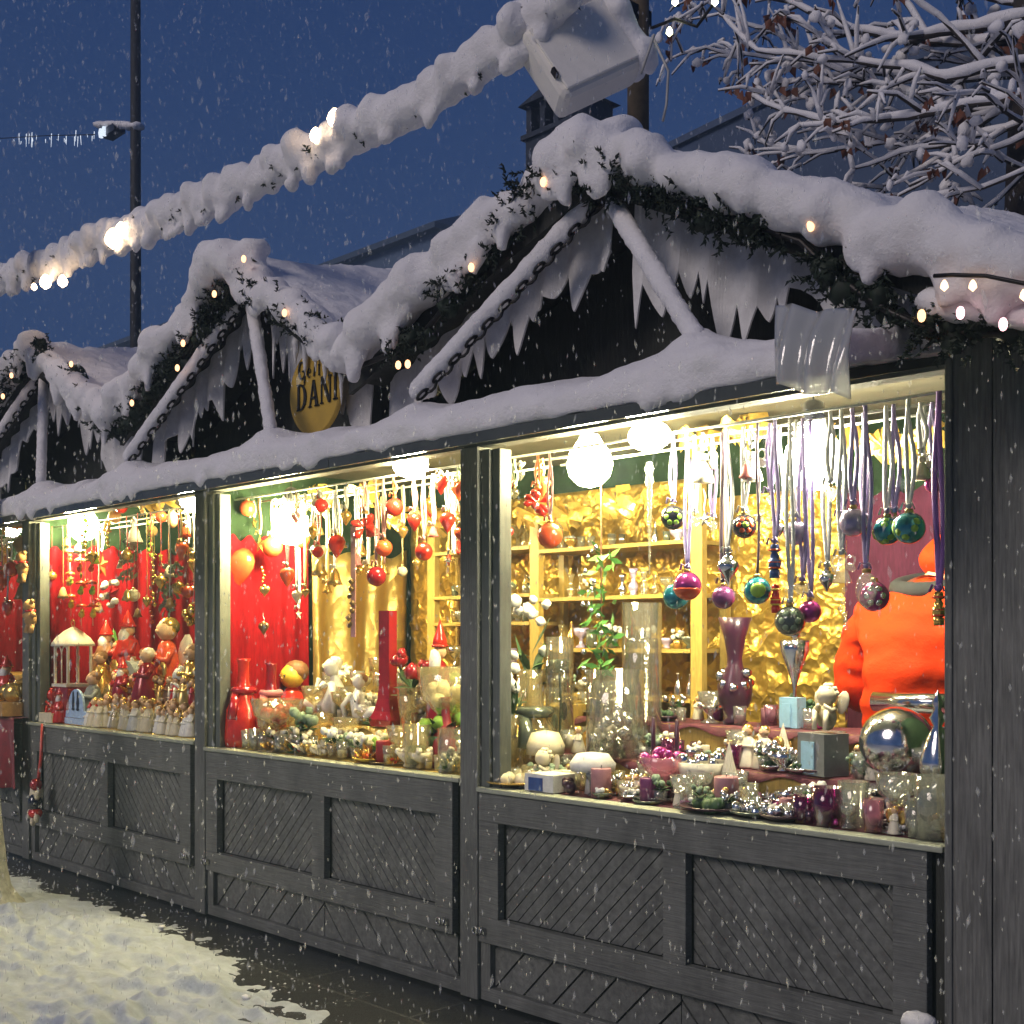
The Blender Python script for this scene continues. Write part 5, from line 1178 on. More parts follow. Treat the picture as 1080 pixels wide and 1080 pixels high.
for px, y0 in ((73, 590), (84, 600), (96, 600)):
    o = None
    for k in range(3):
        yy = y0 + k * 24; p = W(px + k, yy, .2)
        q = MB().ball(p + Vector((0, 0, .0)), 1, 10, (.030, .022, .026)).ball(p + Vector((.022, -.005, .026)), .017, 8)
        if o is None: o = q.build('bird_string', C['orange_red'], None, p); root_p = p; sub(MB().tube([(p.x, p.y, 2.42), W(px + 2, y0 + 60, .2)], .003, 5), 'cord', C['cream'], o, p)
        else: sub(q, 'bird', C['lime' if k == 1 else 'yellow'], o, root_p)
        sub(MB().lathe([(.042, 0), (.03, .02), (0, .032)], p + Vector((0, 0, .052)), 12), 'half_disc', C['orange_red' if k else 'tan'], o, root_p)
    finish(o, {73: 'leftmost string of little painted birds above the white lantern|first bird string', 84: 'middle string of little painted birds above the white lantern|second bird string', 96: 'rightmost string of little painted birds above the white lantern|third bird string'}[px], 'ornament', 'strings of painted birds', root_p)
o = hang('flower', 204, 650, 13, 'gold', 'white', .24, 'gold straw star leaning by the post|gold straw star', loop=False, rw=.003)
for px, py in ((58, 590), (66, 575), (100, 560), (112, 555), (128, 535), (150, 540), (160, 560), (170, 545), (196, 560), (205, 595), (65, 620), (104, 640), (46, 600), (55, 625), (205, 620)):
    hang(random.choice(('bell', 'star', 'drop', 'bauble')), px, py, U(5, 7.5), random.choice(('gold', 'orange_red', 'cream', 'tan', 'red')), random.choice(('white', 'gold', 'red')), U(.2, .4), '?small painted ornament on cord', 'ornament', group='small painted ornaments in the red-curtained stall', loop=False)
for i in range(34):
    hang(random.choice(('bell', 'star', 'drop', 'bauble', 'charm', 'angel')), U(46, 206), U(550, 650), U(4, 7), random.choice(('gold', 'gold', 'orange_red', 'cream', 'tan', 'brass', 'lime')), random.choice(('white', 'gold', 'red')), U(.1, .24), '?small painted ornament on cord', 'ornament', group='small painted ornaments in the red-curtained stall', loop=False, rw=.006)
for i in range(26):
    hang(random.choice(('bell', 'star', 'drop', 'charm', 'bauble')), U(320, 492), U(530, 610), U(4, 7), random.choice(('gold', 'gold', 'brass', 'cream', 'red', 'silver')), random.choice(('white', 'gold', 'pink')), U(.35, .75), '?little hanging charm', 'ornament', group='little charms hanging in the yellow-sign stall', loop=False, rw=.006)
# farthest stall
for px, py, k, c in ((4, 560, 'star', 'tan'), (12, 600, 'bauble', 'red'), (22, 575, 'drop', 'tan'), (8, 640, 'heart', 'red'), (25, 622, 'bell', 'tan'), (2, 610, 'drop', 'orange_red'), (18, 548, 'bell', 'gold'), (28, 600, 'star', 'gold'), (5, 585, 'drop', 'gold')):
    hang(k, px, py, U(7, 11), c, random.choice(('white', 'red', 'pink')), U(.1, .3), '?small hanging ornament of the farthest stall', 'ornament', group='ornaments in the farthest stall', loop=False)
def plush(px, py, s, c, label, y=-.09):
    p = W(px, py, y); s *= depth(p) / F; m = MB().ball(p, 1, 12, (s * .5, s * .38, s * .6), bump=.15).ball(p + Vector((0, -.01, s * .8)), s * .38, 12)
    for sx in (-1, 1):
        m.ball(p + Vector((sx * s * .3, 0, s * 1.12)), s * .15, 8); m.tube([p + Vector((sx * s * .3, 0, s * .3)), p + Vector((sx * s * .85, -.01, s * .15))], [s * .18, s * .13], 8); m.tube([p + Vector((sx * s * .22, 0, -s * .4)), p + Vector((sx * s * .42, -.015, -s * .95))], [s * .2, s * .16], 8)
    o = m.build('plush_bear', C[c], None, p); sub(MB().torus(p + Vector((0, 0, s * .48)), s * .3, s * .08), 'neck_bow', C['red'], o, p); sub(MB().ball(p + Vector((0, -s * .36, s * .74)), s * .10, 8), 'muzzle', C['cream'], o, p); finish(o, label, 'soft toy', None, p)
plush(24, 600, 15, 'tan', 'tan plush bear hanging by the far post above the cloth|upper plush bear'); plush(32, 652, 16, 'tan', 'tan plush bear hanging lower in front of the far post|lower plush bear')
stand('santa', 7, .10, 1.0, 52, 'red', 'red-robed gnome candle figure on a stick in the farthest stall|red gnome figure', z=1.10)
# hanging doll below the far sill
p = W(39, 842, -.10)
o = MB().ball(p + Vector((-.01, 0, .03)), 1, 12, (.055, .045, .10)).build('hanging_doll', C['cream'], None, p)
sub(MB().ball(p + Vector((.02, -.015, .10)), .045, 12), 'head', C['dark_red'], o, p); sub(MB().ball(p + Vector((.015, -.02, -.03)), 1, 12, (.05, .05, .07)), 'body', C['black'], o, p); sub(MB().ball(p + Vector((.02, -.02, -.10)), 1, 12, (.06, .05, .04)), 'skirt', C['red'], o, p)
for dx, dz in ((-.05, -.11), (.0, -.16), (.065, -.13), (.075, .03)): sub(MB().ball(p + Vector((dx, -.03, dz)), 1, 8, (.022, .022, .035)), 'limb', C['cream'], o, p)
sub(MB().tube([p + Vector((.02, 0, .13)), p + Vector((.02, .02, .28)), (p.x + .0, -.06, 1.0)], .012, 6), 'ribbon', RB['red'], o, p)
finish(o, 'cream and red cloth doll hanging on a red ribbon below the counter|cloth doll', 'doll', None, p)
def redcloth(u, v):
    x = -7.2 + 2.42 * u; k = (math.sin(x * 21) * .04 + math.sin(x * 43 + 2) * .02) * (.4 + v)
    if v < .3: return (x, .30 - .46 * v / .3, 1.03 + .012 * k)
    t = (v - .3) / .7; return (x + .05 * t * math.sin(x * 5), -.16 - .02 * t - (k * t), 1.03 - (.46 + .05 * math.sin(x * 2.2)) * t)
tag(MB().grid(redcloth, 150, 30).build('counter_cloth', mat('red_table_cloth', (.22, .005, .014), .6, var=.3, scale=15, sheen=.3)), 'red cloth draped over the front of the farthest counter', 'tablecloth')

# ------------------------------------------------------------------ red-curtained stall: wares on the counter
p = spot(77, .15, S1, 1.26); s = 1.; tag(MB().box(p.x - .12, p.x + .13, .05, .25, S1 + .003, 1.258).build('display_box', C['dark_red']), 'dark red display block carrying the white lantern', 'box')
Lh = thing('lantern', 'white arched lantern with domed roof in the red-curtained stall', 'lantern', p); HERO.append(('white lantern', p + Vector((0, 0, .3))))
lw, lhh = .105, .29
for sx in (-1, 1):
    for sy in (-1, 1): sub(MB().box(p.x + sx * lw - .008, p.x + sx * lw + .008, p.y + sy * lw * .8 - .008, p.y + sy * lw * .8 + .008, p.z + .02, p.z + lhh), 'corner_post', C['ivory'], Lh, p)
sub(MB().box(p.x - lw - .015, p.x + lw + .015, p.y - lw - .0, p.y + lw, p.z, p.z + .02), 'base', C['ivory'], Lh, p)
q = MB()
for sx in (-1, 0, 1):
    for k in range(8):
        a0, a1 = math.pi * k / 8, math.pi * (k + 1) / 8; rr = lw * .5
        if sx: q.tube([(p.x + sx * rr + rr * math.cos(a0), p.y - lw * .8, p.z + .22 + rr * 1.3 * math.sin(a0)), (p.x + sx * rr + rr * math.cos(a1), p.y - lw * .8, p.z + .22 + rr * 1.3 * math.sin(a1))], .005, 5)
q.tube([(p.x, p.y - lw * .8, p.z + .02), (p.x, p.y - lw * .8, p.z + .23)], .005, 5)
sub(q, 'tracery', C['ivory'], Lh, p)
sub(MB().lathe([(lw * 1.55, lhh), (lw * 1.5, lhh + .02), (lw * 1.2, lhh + .06), (lw * .6, lhh + .11), (lw * .15, lhh + .135), (0, lhh + .14)], p, 4, Matrix.Rotation(math.pi / 4, 3, 'Z')), 'roof', C['ivory'], Lh, p)
sub(MB().torus(p + Vector((0, 0, lhh + .165)), .025, .005, Matrix.Rotation(math.pi / 2, 3, 'X')), 'ring', C['brass'], Lh, p)
# blue arched sign with two dark figures
p = spot(80, .035, S1); p.z += .048; q = []
for i in range(13): a = math.pi * i / 12; q.append((p.x + .115 * math.cos(a), p.y, p.z + .085 + .115 * math.sin(a)))
o = MB().prism(q + [(p.x - .115, p.y, p.z + .05), (p.x - .16, p.y, p.z + .045), (p.x - .165, p.y, p.z), (p.x + .165, p.y, p.z), (p.x + .16, p.y, p.z + .045), (p.x + .115, p.y, p.z + .05)], (0, .015, 0)).build('arched_sign', mat('pale_blue_board', (.40, .55, .78), .5), None, p)
for dx in (-.035, .035):
    m = MB().prism([(p.x + dx + a * .02, p.y - .002, p.z + .05 + b) for a, b in ((-.5, 0), (-1.1, .01), (-.5, .02), (-.9, .05), (-.5, .10), (-.4, .125), (0, .135), (.4, .125), (.5, .10), (.9, .05), (.5, .02), (1.1, .01), (.5, 0))], (0, -.004, 0)); sub(m, 'cutout_figure', C['black'], o, p)
finish(o, 'pale blue arched board with two small dark figures on it|blue arched board', 'sign', None, p + Vector((0, 0, .1)))
tag(MB().box(p.x - .17, p.x + .30, .03, .048, S1 + .006, S1 + .048).build('display_box', mat('pale_blue_paper', (.45, .58, .78), .6)), 'flat pale blue display tray under the arched board', 'box')
B3 = 'larger figures at the back of the red-curtained stall'
stand('angel', 176, .45, S1, 92, 'orange_red', 'tall angel in orange-red robe with brown wings by the post|tall red-robed angel', c2='gold', w=.8, group=B3)
stand('santa', 135, .55, S1, 74, 'red', 'white-bearded gnome in red cloak behind the grey nativity house|white-bearded gnome', group=B3)
stand('angel', 155, .30, S1, 60, 'dark_red', 'dark red angel with silver wings right of the nativity house|dark red angel', c2='ivory', group=B3)
stand('santa', 64, .06, S1, 40, 'red', 'small red gnome in front of the white lantern|small red gnome', group=B3)
stand('angel', 106, .34, S1, 52, 'gold', 'gold-robed figure left of the nativity house|gold-robed figure', group=B3)
stand('santa', 112, .50, S1, 62, 'brown', 'brown-cloaked gnome with slanting red hat|brown gnome', group=B3)
stand('tree', 116, .58, S1, 70, 'green', 'small green cone tree behind the gold-robed figure|green cone tree')
stand('angel', 202, .40, S1, 66, 'gold', 'gold-winged angel close to the post|gold angel by post', group=B3)
stand('teddy', 57, .10, S1, 36, 'red', 'red plush bear left of the blue arched board|red plush bear')
stand('teddy', 192, .36, S1, 40, 'white', 'white bear-like figure near the post|white bear')
stand('angel', 98, .20, S1, 56, 'grey', 'grey-robed figure just right of the lantern|grey-robed figure', group=B3)
# nativity house
p = spot(133, .42, S1); q = [(p.x + .14 * math.cos(math.pi * i / 10), p.y, p.z + .14 + .14 * math.sin(math.pi * i / 10)) for i in range(11)]
q2 = q + [(p.x - .14, p.y, p.z), (p.x - .07, p.y, p.z), (p.x - .07, p.y, p.z + .15), (p.x + .07, p.y, p.z + .15), (p.x + .07, p.y, p.z), (p.x + .14, p.y, p.z)]
o = MB().prism(q2, (0, .1, 0)).build('nativity_house', C['grey'], None, p); sub(MB().box(p.x - .07, p.x + .07, p.y + .09, p.y + .099, p.z, p.z + .15), 'rear_panel', C['black'], o, p); sub(MB().box(p.x - .075, p.x + .075, p.y - .006, p.y - .001, p.z + .151, p.z + .165), 'lintel', C['ivory'], o, p)
finish(o, 'grey rounded nativity house with dark doorway|nativity house', 'decoration', None, p + Vector((0, 0, .15)))
for row, (ya, n, cs, h0, h1) in enumerate(((.075, 15, ('ivory', 'cream', 'white', 'cream'), 26, 34), (.15, 14, ('cream', 'white', 'gold', 'ivory'), 27, 35), (.235, 14, ('gold', 'red', 'cream', 'tan', 'ivory'), 28, 36), (.32, 11, ('red', 'gold', 'dark_red', 'brown', 'tan'), 28, 38))):
    xs0 = 96 if row < 1 else (112 if row < 3 else 120)
    for i in range(n):
        px = xs0 + (207 - xs0) * (i + .5) / n + U(-2.5, 2.5); c = random.choice(cs)
        nm = {'ivory': 'ivory', 'cream': 'cream', 'white': 'white', 'gold': 'gold', 'red': 'red', 'dark_red': 'dark red', 'tan': 'tan', 'brown': 'brown'}[c]
        stand('angel', px, ya + U(-.02, .02), S1, U(h0, h1), (GLY if c == 'ivory' and R() < .5 else c), f'?small {nm} angel', 'figurine', group='small angels crowding the counter of the red-curtained stall', c2=random.choice(('hair', 'gold', 'brown')))
for px in (50, 56, 62, 68, 95, 101): stand(random.choice(('santa', 'angel')), px, U(.05, .10), S1, U(24, 34), random.choice(('red', 'white', 'rose')), '?small red or white figure', 'figurine', group='small figures beside the blue arched board')
stand('box', 60, .07, S1, 10, 'cream', 'long low cream box at the far front corner|low cream box', w=3.5)
# farthest stall counter
for px in (2, 8, 14, 20, 26): stand(random.choice(('santa', 'teddy', 'balls')), px, U(-.08, .05), 1.0, U(16, 26), random.choice(('red', 'tan', 'gold', 'cream')), '?small ware on the red cloth', 'figurine', z=1.045, group='small wares on the red cloth')
stand('box', 10, -.10, 1.0, 14, 'tan', 'shallow tan tray on the red cloth|tan tray', z=1.04, w=3.)

# ------------------------------------------------------------------ yellow-sign stall: wares on the counter
stand('flowers', 264, .42, S2, 78, GLM, 'white flower bouquet in crinkled clear foil by the post|white bouquet', c2='white', w=.8)
stand('flowers', 249, .28, S2, 92, GLY, 'second pale bouquet close behind the post|pale bouquet by post', c2='ivory', w=.6)
stand('bottle', 257, .12, S2, 92, 'red', 'plump red bottle with red dotted scarf on the front edge|red bottle', w=1.25, c2='dark_red')
stand('bottle', 286, .22, S2, 88, 'dark_red', 'dark red bottle behind the wide glass goblet|dark red bottle', w=1.15, c2='rose')
stand('goblet', 292, .10, S2, 54, GLY, 'wide shallow glass goblet holding red petals|wide goblet', w=1.25, c2='red')
for i, px in enumerate((261, 270, 279, 296, 305)): stand('tumbler', px, .06, S2, 19, GL, ('first', 'second', 'third', 'fourth', 'fifth')[i] + ' small shot glass counting from the post along the front edge|shot glass', group='small shot glasses along the counter front', c2='silver')
# doll with yellow face
p = spot(308, .50, S2); o = MB().lathe([(.07, 0), (.085, .08), (.06, .15), (.03, .18), (0, .18)], p, 16).build('doll', C['red'], None, p); sub(MB().ball(p + Vector((0, 0, .245)), .075, 16), 'head', C['yellow'], o, p); sub(MB().ball(p + Vector((0, .03, .275)), 1, 14, (.085, .075, .07)), 'hair', C['brown'], o, p)
for sx in (-1, 1): sub(MB().ball(p + Vector((sx * .025, -.07, .25)), .007, 6), 'eye', C['black'], o, p)
sub(MB().ball(p + Vector((0, -.074, .235)), .008, 6), 'nose', C['tan'], o, p)
finish(o, 'yellow-faced doll in a red top with brown hair|yellow-faced doll', 'doll', None, p + Vector((0, 0, .2)))
def recliner(px, y, s, head, label, flip=1):
    p = spot(px, y, S2); k = s * depth(p) / F; m = MB()
    m.tube([p + Vector((-flip * k * .95, 0, k * .12)), p + Vector((-flip * k * .55, -.02, k * .34)), p + Vector((-flip * k * .2, 0, k * .22)), p + Vector((flip * k * .15, 0, k * .30)), p + Vector((flip * k * .3, 0, k * .62)), p + Vector((flip * k * .22, 0, k * .9))], [k * .06, k * .14, k * .2, k * .24, k * .19, k * .08], 12)
    m.tube([p + Vector((flip * k * .32, -k * .15, k * .75)), p + Vector((flip * k * .55, -k * .25, k * .45)), p + Vector((flip * k * .5, -k * .2, k * .06))], [k * .08, k * .07, k * .05], 8); m.tube([p + Vector((flip * k * .1, -k * .15, k * .75)), p + Vector((-flip * k * .1, -k * .25, k * .55)), p + Vector((-flip * k * .02, -k * .2, k * .85))], [k * .08, k * .06, k * .05], 8)
    m.ball(p + Vector((flip * k * .16, -.01, k * 1.07)), 1, 14, (k * .15, k * .16, k * .19))
    o = m.build('reclining_figurine', C['white'], None, p); sub(MB().ball(p + Vector((flip * k * .16, k * .06, k * 1.14)), 1, 12, (k * .16, k * .15, k * .15), bump=.3), 'hair', C[head], o, p); finish(o, label, 'figurine', None, p + Vector((0, 0, k * .6)))
recliner(346, .47, 52, 'ivory', 'white reclining angel figure resting its head on a hand|white reclining figure')
recliner(384, .42, 42, 'brown', 'white crouching figure with dark brown hair|dark-haired white figure', -1)
stand('square_vase', 409, .40, S2, 122, 'dark_red', 'tall square dark red vase flaring at its foot|tall red vase', w=.72)
stand('flowers', 434, .38, S2, 88, GLY, 'glass of big dark red blooms right of the tall red vase|red flower glass', c2='dark_red', w=.62)
stand('santa', 464, .42, S2, 118, 'dark_red', 'tall slim gnome in red with long pointed hat|tall red gnome', w=.5)
stand('goblet', 476, .25, S2, 104, GLY, 'tall round glass goblet with pale flowers by the middle post|tall goblet', c2='ivory', w=.85)
stand('bottle', 470, .18, S2, 74, 'wax_red', 'dark red bottle under the tall goblet|squat red bottle', w=1.2)
stand('pillar', 405, .085, S2, 24, 'wax_red', 'dark red pillar candle on a dark saucer at the front|dark red candle', c2='bronze')
stand('plate', 392, .09, S2, 20, 'yellow', 'yellow saucer heaped with glossy red berries|yellow saucer', c2='orange_red')
stand('cylinder', 478, .08, S2, 46, GLC, 'square-looking clear glass jar with white blooms at the corner|clear jar', w=1.2, c2='ivory')
stand('tumbler', 440, .07, S2, 46, GLY, 'clear conical glass with green sprig|green sprig glass', c2='leaf', w=.9)
stand('flowers', 470, .20, S2, 66, 'leaf', 'green-leaved potted bloom near the middle post|green potted bloom', c2='lime')
stand('box', 335, .30, S2, 24, 'gold', 'low golden step box below the white figures|golden step box', w=3.2)
stand('flowers', 318, .10, S2, 48, GLY, 'green leaves and pale blooms in a champagne glass|leafy champagne glass', c2='sage')
stand('balls', 400, .28, S2, 17, 'orange_red', 'heap of orange-red baubles in the middle of the counter|orange-red heap')
stand('balls', 380, .24, S2, 14, 'red', 'heap of small red baubles left of centre|red heap')
stand('mushroom', 392, .17, S2, 26, 'ivory', 'ivory toadstool amid glass|ivory toadstool')
stand('angel', 448, .2, S2, 46, 'ivory', 'ivory angel between clear glasses|ivory counter angel', c2='ivory')
G2 = 'small glass pieces crowding the yellow-sign counter'
for i in range(240):
    y = random.choice((.07, .12, .18, .25, .31, .42, .5, .57, .7, .8)); px = U(242, 492); k = random.choice(('tumbler', 'tumbler', 'tumbler', 'flowers', 'flowers', 'bowl', 'balls', 'goblet', 'pillar'))
    c = {'tumbler': random.choice((GL, GLY, GLM, GLY)), 'flowers': random.choice((GL, GLY)), 'bowl': random.choice((GLY, 'gold', 'cream')), 'balls': random.choice(('gold', 'red', 'silver', 'cream')), 'goblet': GLY, 'pillar': random.choice(('wax_cream', 'wax_red', 'wax_cream'))}[k]
    c2 = {'tumbler': random.choice(('wax_cream', 'white', 'wax_red', None)), 'flowers': random.choice(('white', 'ivory', 'sage', 'lime', 'cream')), 'bowl': random.choice(('ivory', 'gold', 'white')), 'goblet': None, 'pillar': None, 'balls': None}[k]
    d = {'tumbler': 'small clear candle glass', 'flowers': 'little pale flower glass', 'bowl': 'little footed bowl', 'balls': 'little heap of baubles', 'goblet': 'small stemmed glass', 'pillar': 'small stub candle'}[k]
    h = {'tumbler': U(13, 22), 'flowers': U(20, 32), 'bowl': U(12, 19), 'balls': U(7, 11), 'goblet': U(24, 38), 'pillar': U(12, 19)}[k]
    stand(k, px, y, S2, h, c, '?' + d, {'tumbler': 'candle glass', 'flowers': 'flower arrangement', 'bowl': 'bowl', 'balls': 'ornaments', 'goblet': 'glass', 'pillar': 'candle'}[k], c2=c2, group=G2)

# ------------------------------------------------------------------ nearest stall: wares on the counter
stand('cylinder', 650, .40, S3, 92, GLC, 'wide clear glass cylinder filled with frosted sprigs|wide glass cylinder', w=1.15, c2='silver')
stand('cylinder', 677, .55, S3, 160, GLC, 'tall clear glass cylinder vase behind the wide one|tall glass cylinder', w=.44)
stand('cylinder', 590, .50, S3, 118, GLC, 'tall narrow glass tube holding a dark artificial rose|glass tube with rose', w=.42)
p = spot(590, .50, S3); q = MB().tube([p + Vector((0, 0, .02)), p + Vector((.01, 0, .2)), p + Vector((0, 0, .36))], .006, 6)
for i in range(12): a = i * .52; q.ball(p + Vector((.035 * math.cos(a), .03 * math.sin(a), .38 + .012 * (i % 3))), 1, 8, (.03, .03, .022), bump=.3)
for sx in (-1, 1): q.ball(p + Vector((sx * .03, 0, .15 + .03 * sx)), 1, 8, (.022, .008, .045))
o = q.build('artificial_rose', C['smoke'], None, p); finish(o, 'dark green artificial rose standing inside the narrow glass tube|dark rose', 'flower', None, p + Vector((0, 0, .4)))
stand('bottle', 563, .30, S3, 112, GLY, 'champagne-tinted bell jar with pale cap near the middle post|bell jar', w=1.5, c2='smoke')
stand('flowers', 541, .22, S3, 140, GLY, 'pale lily in a round glass right beside the middle post|pale lily glass', c2='white', w=.32)
stand('flowers', 560, .45, S3, 165, GLY, 'tall round glass of white blooms in front of the shelves|white bloom glass', c2='white', w=.32)
def garl(px, y0, y1, y, label):
    a, b = W(px, y0, y), W(px, y1, y); m = MB(); f = MB()
    for i in range(70):
        t = R(); c = lerp(a, b, t) + Vector((U(-.06, .06), U(-.05, .05), 0)); d = Vector((U(-1, 1), U(-1, .3), U(-1, .6))).normalized(); s_ = d.cross(Vector((.2, 1, 0))).normalized() * .014; e = c + d * U(.05, .09); mid = (c + e) / 2; m.add([c, mid + s_, e, mid - s_], [(0, 1, 2), (0, 2, 3)], True)
    o = m.build('leaf_garland', C['green'], None, a);  sub(MB().tube([b, a, (a.x, a.y, 2.42)], .004, 5), 'stem', C['brown'], o, a); [sub(MB().ball(lerp(a, b, R()) + Vector((U(-.07, .07), -.06, 0)), U(.008, .014), 10), 'bead', C['silver'], o, a) for i in range(16)]; finish(o, label, 'garland', None, (a + b) / 2)
garl(634, 575, 720, .42, 'hanging garland of green leaves and silver beads beside the tall cylinder|leaf garland')
for i, px in enumerate((689, 713)): stand('taper', px + (0 if i == 0 else 1), .30, S3, 80, 'mauve', ('first', 'second')[i] + ' mauve taper candle in a blue holder right of the wide cylinder|mauve taper', c2='blue', group='mauve taper candles')
stand('flared_vase', 775, .72, S3, 112, 'mauve', 'dark mauve flared vase ringed with silver blooms against gold paper|flared dark vase', c2='silver', w=.86)
stand('trumpet_vase', 838, .70, S3, 92, 'silver', 'silver trumpet vase with glassy blooms before the mauve curtain|silver trumpet vase', c2='silver', w=.8)
stand('tree', 769, .25, S3, 66, 'ivory', 'pleated ivory paper cone tree at the middle of the nearest counter|ivory cone tree', w=.9)
stand('tree', 826, .50, S3, 48, 'ivory', 'second small ivory cone tree before the blue card|small cone tree')
for i, px in enumerate((788, 806)): stand('angel', px, .45, S3, 46, 'ivory', ('nearer-left', 'nearer-right')[i] + ' ivory angel with golden head right of the cone tree|ivory angel', c2='gold', group='pair of ivory angels', w=1.2)
stand('box', 836, .70, S3, 32, 'sky', 'sky-blue picture card standing behind the cherub box|blue card', w=.75, c2='sky')
stand('box', 868, .42, S3, 44, 'steelgrey', 'grey display box with pale card under the seated cherub|grey display box', w=1.05, c2='sky', rot=-.3)
p = spot(872, .44, S3); stand('cherub', 873, .44, S3, 50, 'cream', 'cream seated cherub with wings on top of the grey box|seated cherub', z=p.z + 44 * depth(p) / F + .003)
stand('orb', 946, .44, S3, 78, 'silver', 'large silver mirror ball in front of the orange jacket|large mirror ball')
stand('spire', 989, .20, S3, 150, 'silver', 'silver glass tree topper spire beside the corner post|silver spire', w=.8)
p = W(962, 741, .70); q = MB().tube([p + Vector((-.16, 0, 0)), p + Vector((.22, 0, 0))], .04, 20)
o = q.build('wrapping_roll', C['silver'], None, p); sub(MB().tube([p + Vector((-.165, 0, 0)), p + Vector((.225, 0, 0))], .018, 12), 'core', C['grey'], o, p); finish(o, 'horizontal roll of silver wrapping behind the large mirror ball|silver roll', 'roll', None, p)
stand('box', 962, .72, S3, 8, 'steelgrey', 'low dark stand carrying the silver roll|low dark stand', w=9)
stand('bowl', 742, .26, S3, 42, 'ivory', 'white scalloped footed bowl on tall foot left of the cone tree|scalloped bowl', c2='silver', w=.9)
stand('plate', 700, .17, S3, 50, GLM, 'wide frosted glass plate carrying a pink bowl|frosted plate', w=.7)
stand('bowl', 700, .18, S3, 34, GLR, 'pink glass bowl with magenta bauble on the frosted plate|pink bowl', c2='magenta', z=S3 + .05)
stand('mushroom', 625, .12, S3, 44, 'white', 'white-capped toadstool ornament at the front left|white toadstool', w=.75)
stand('pillar', 634, .07, S3, 30, 'wax_rose', 'dusty pink pillar candle beside the white toadstool|dusty pink candle')
stand('pillar', 684, .07, S3, 26, 'wax_purple', 'dark purple pillar candle on green dish|dark purple candle', c2='smoke')
stand('pillar', 766, .10, S3, 36, 'wax_rose', 'mauve pillar candle capped in lace at centre front|lace-capped candle', c2='white')
stand('plate', 752, .06, S3, 36, 'mauve', 'long dark plum dish with green sprigs on the front edge|plum dish', c2='leaf')
stand('plate', 795, .055, S3, 26, 'smoke', 'dark dish of silver leaves on the front edge|silver leaf dish', c2='silver')
stand('plate', 825, .05, S3, 24, 'mauve', 'plum dish of silver stars on the front edge|silver star dish', c2='silver')
stand('tumbler', 872, .06, S3, 40, GLP, 'large purple candle glass on the front edge|large purple glass', c2='wax_purple', w=1.1)
stand('tumbler', 847, .06, S3, 28, GLP, 'small purple candle glass left of the large one|small purple glass', c2='wax_purple', w=1.1)
stand('tumbler', 900, .09, S3, 48, GLM, 'clear footed vase right of the large purple glass|clear footed vase', w=.9)
stand('tumbler', 921, .05, S3, 34, GLR, 'pink frosted candle glass on the front edge|pink candle glass', c2='wax_rose', w=.9)
stand('goblet', 945, .08, S3, 62, GLM, 'clear flared goblet below the mirror ball|flared goblet', w=.85, c2='silver')
stand('cylinder', 985, .06, S3, 66, GLM, 'tall clear glass at the corner of the counter|corner glass', w=1.)
stand('tumbler', 967, .05, S3, 36, GLM, 'tilted-looking clear glass near the corner|near-corner glass', c2='silver')
stand('bowl', 940, .25, S3, 30, 'mauve', 'dark plum bowl in front of the mirror ball|dark plum bowl', c2='black')
stand('box', 580, .07, S3, 18, 'white', 'white gift card box tied with blue ribbon|white gift box', w=2.6, c2='blue')
stand('balls', 594, .05, S3, 14, 'mauve', 'few plum baubles near the white gift box|plum baubles')
stand('plate', 545, .10, S3, 34, 'gold', 'gold dish of cream petals by the middle post|gold dish', c2='cream')
stand('cylinder', 550, .24, S3, 46, GLY, 'gold-lit glass with candle by the middle post|gold-lit glass', w=1.2, c2='gold')
stand('mushroom', 575, .24, S3, 56, 'cream', 'cream domed cake-stand ornament left of the wide cylinder|cream dome', w=.5)
stand('cherub', 574, .14, S3, 40, 'cream', 'cream bust-like cherub near the middle post|cream cherub')
G3 = 'small glass pieces crowding the nearest counter'
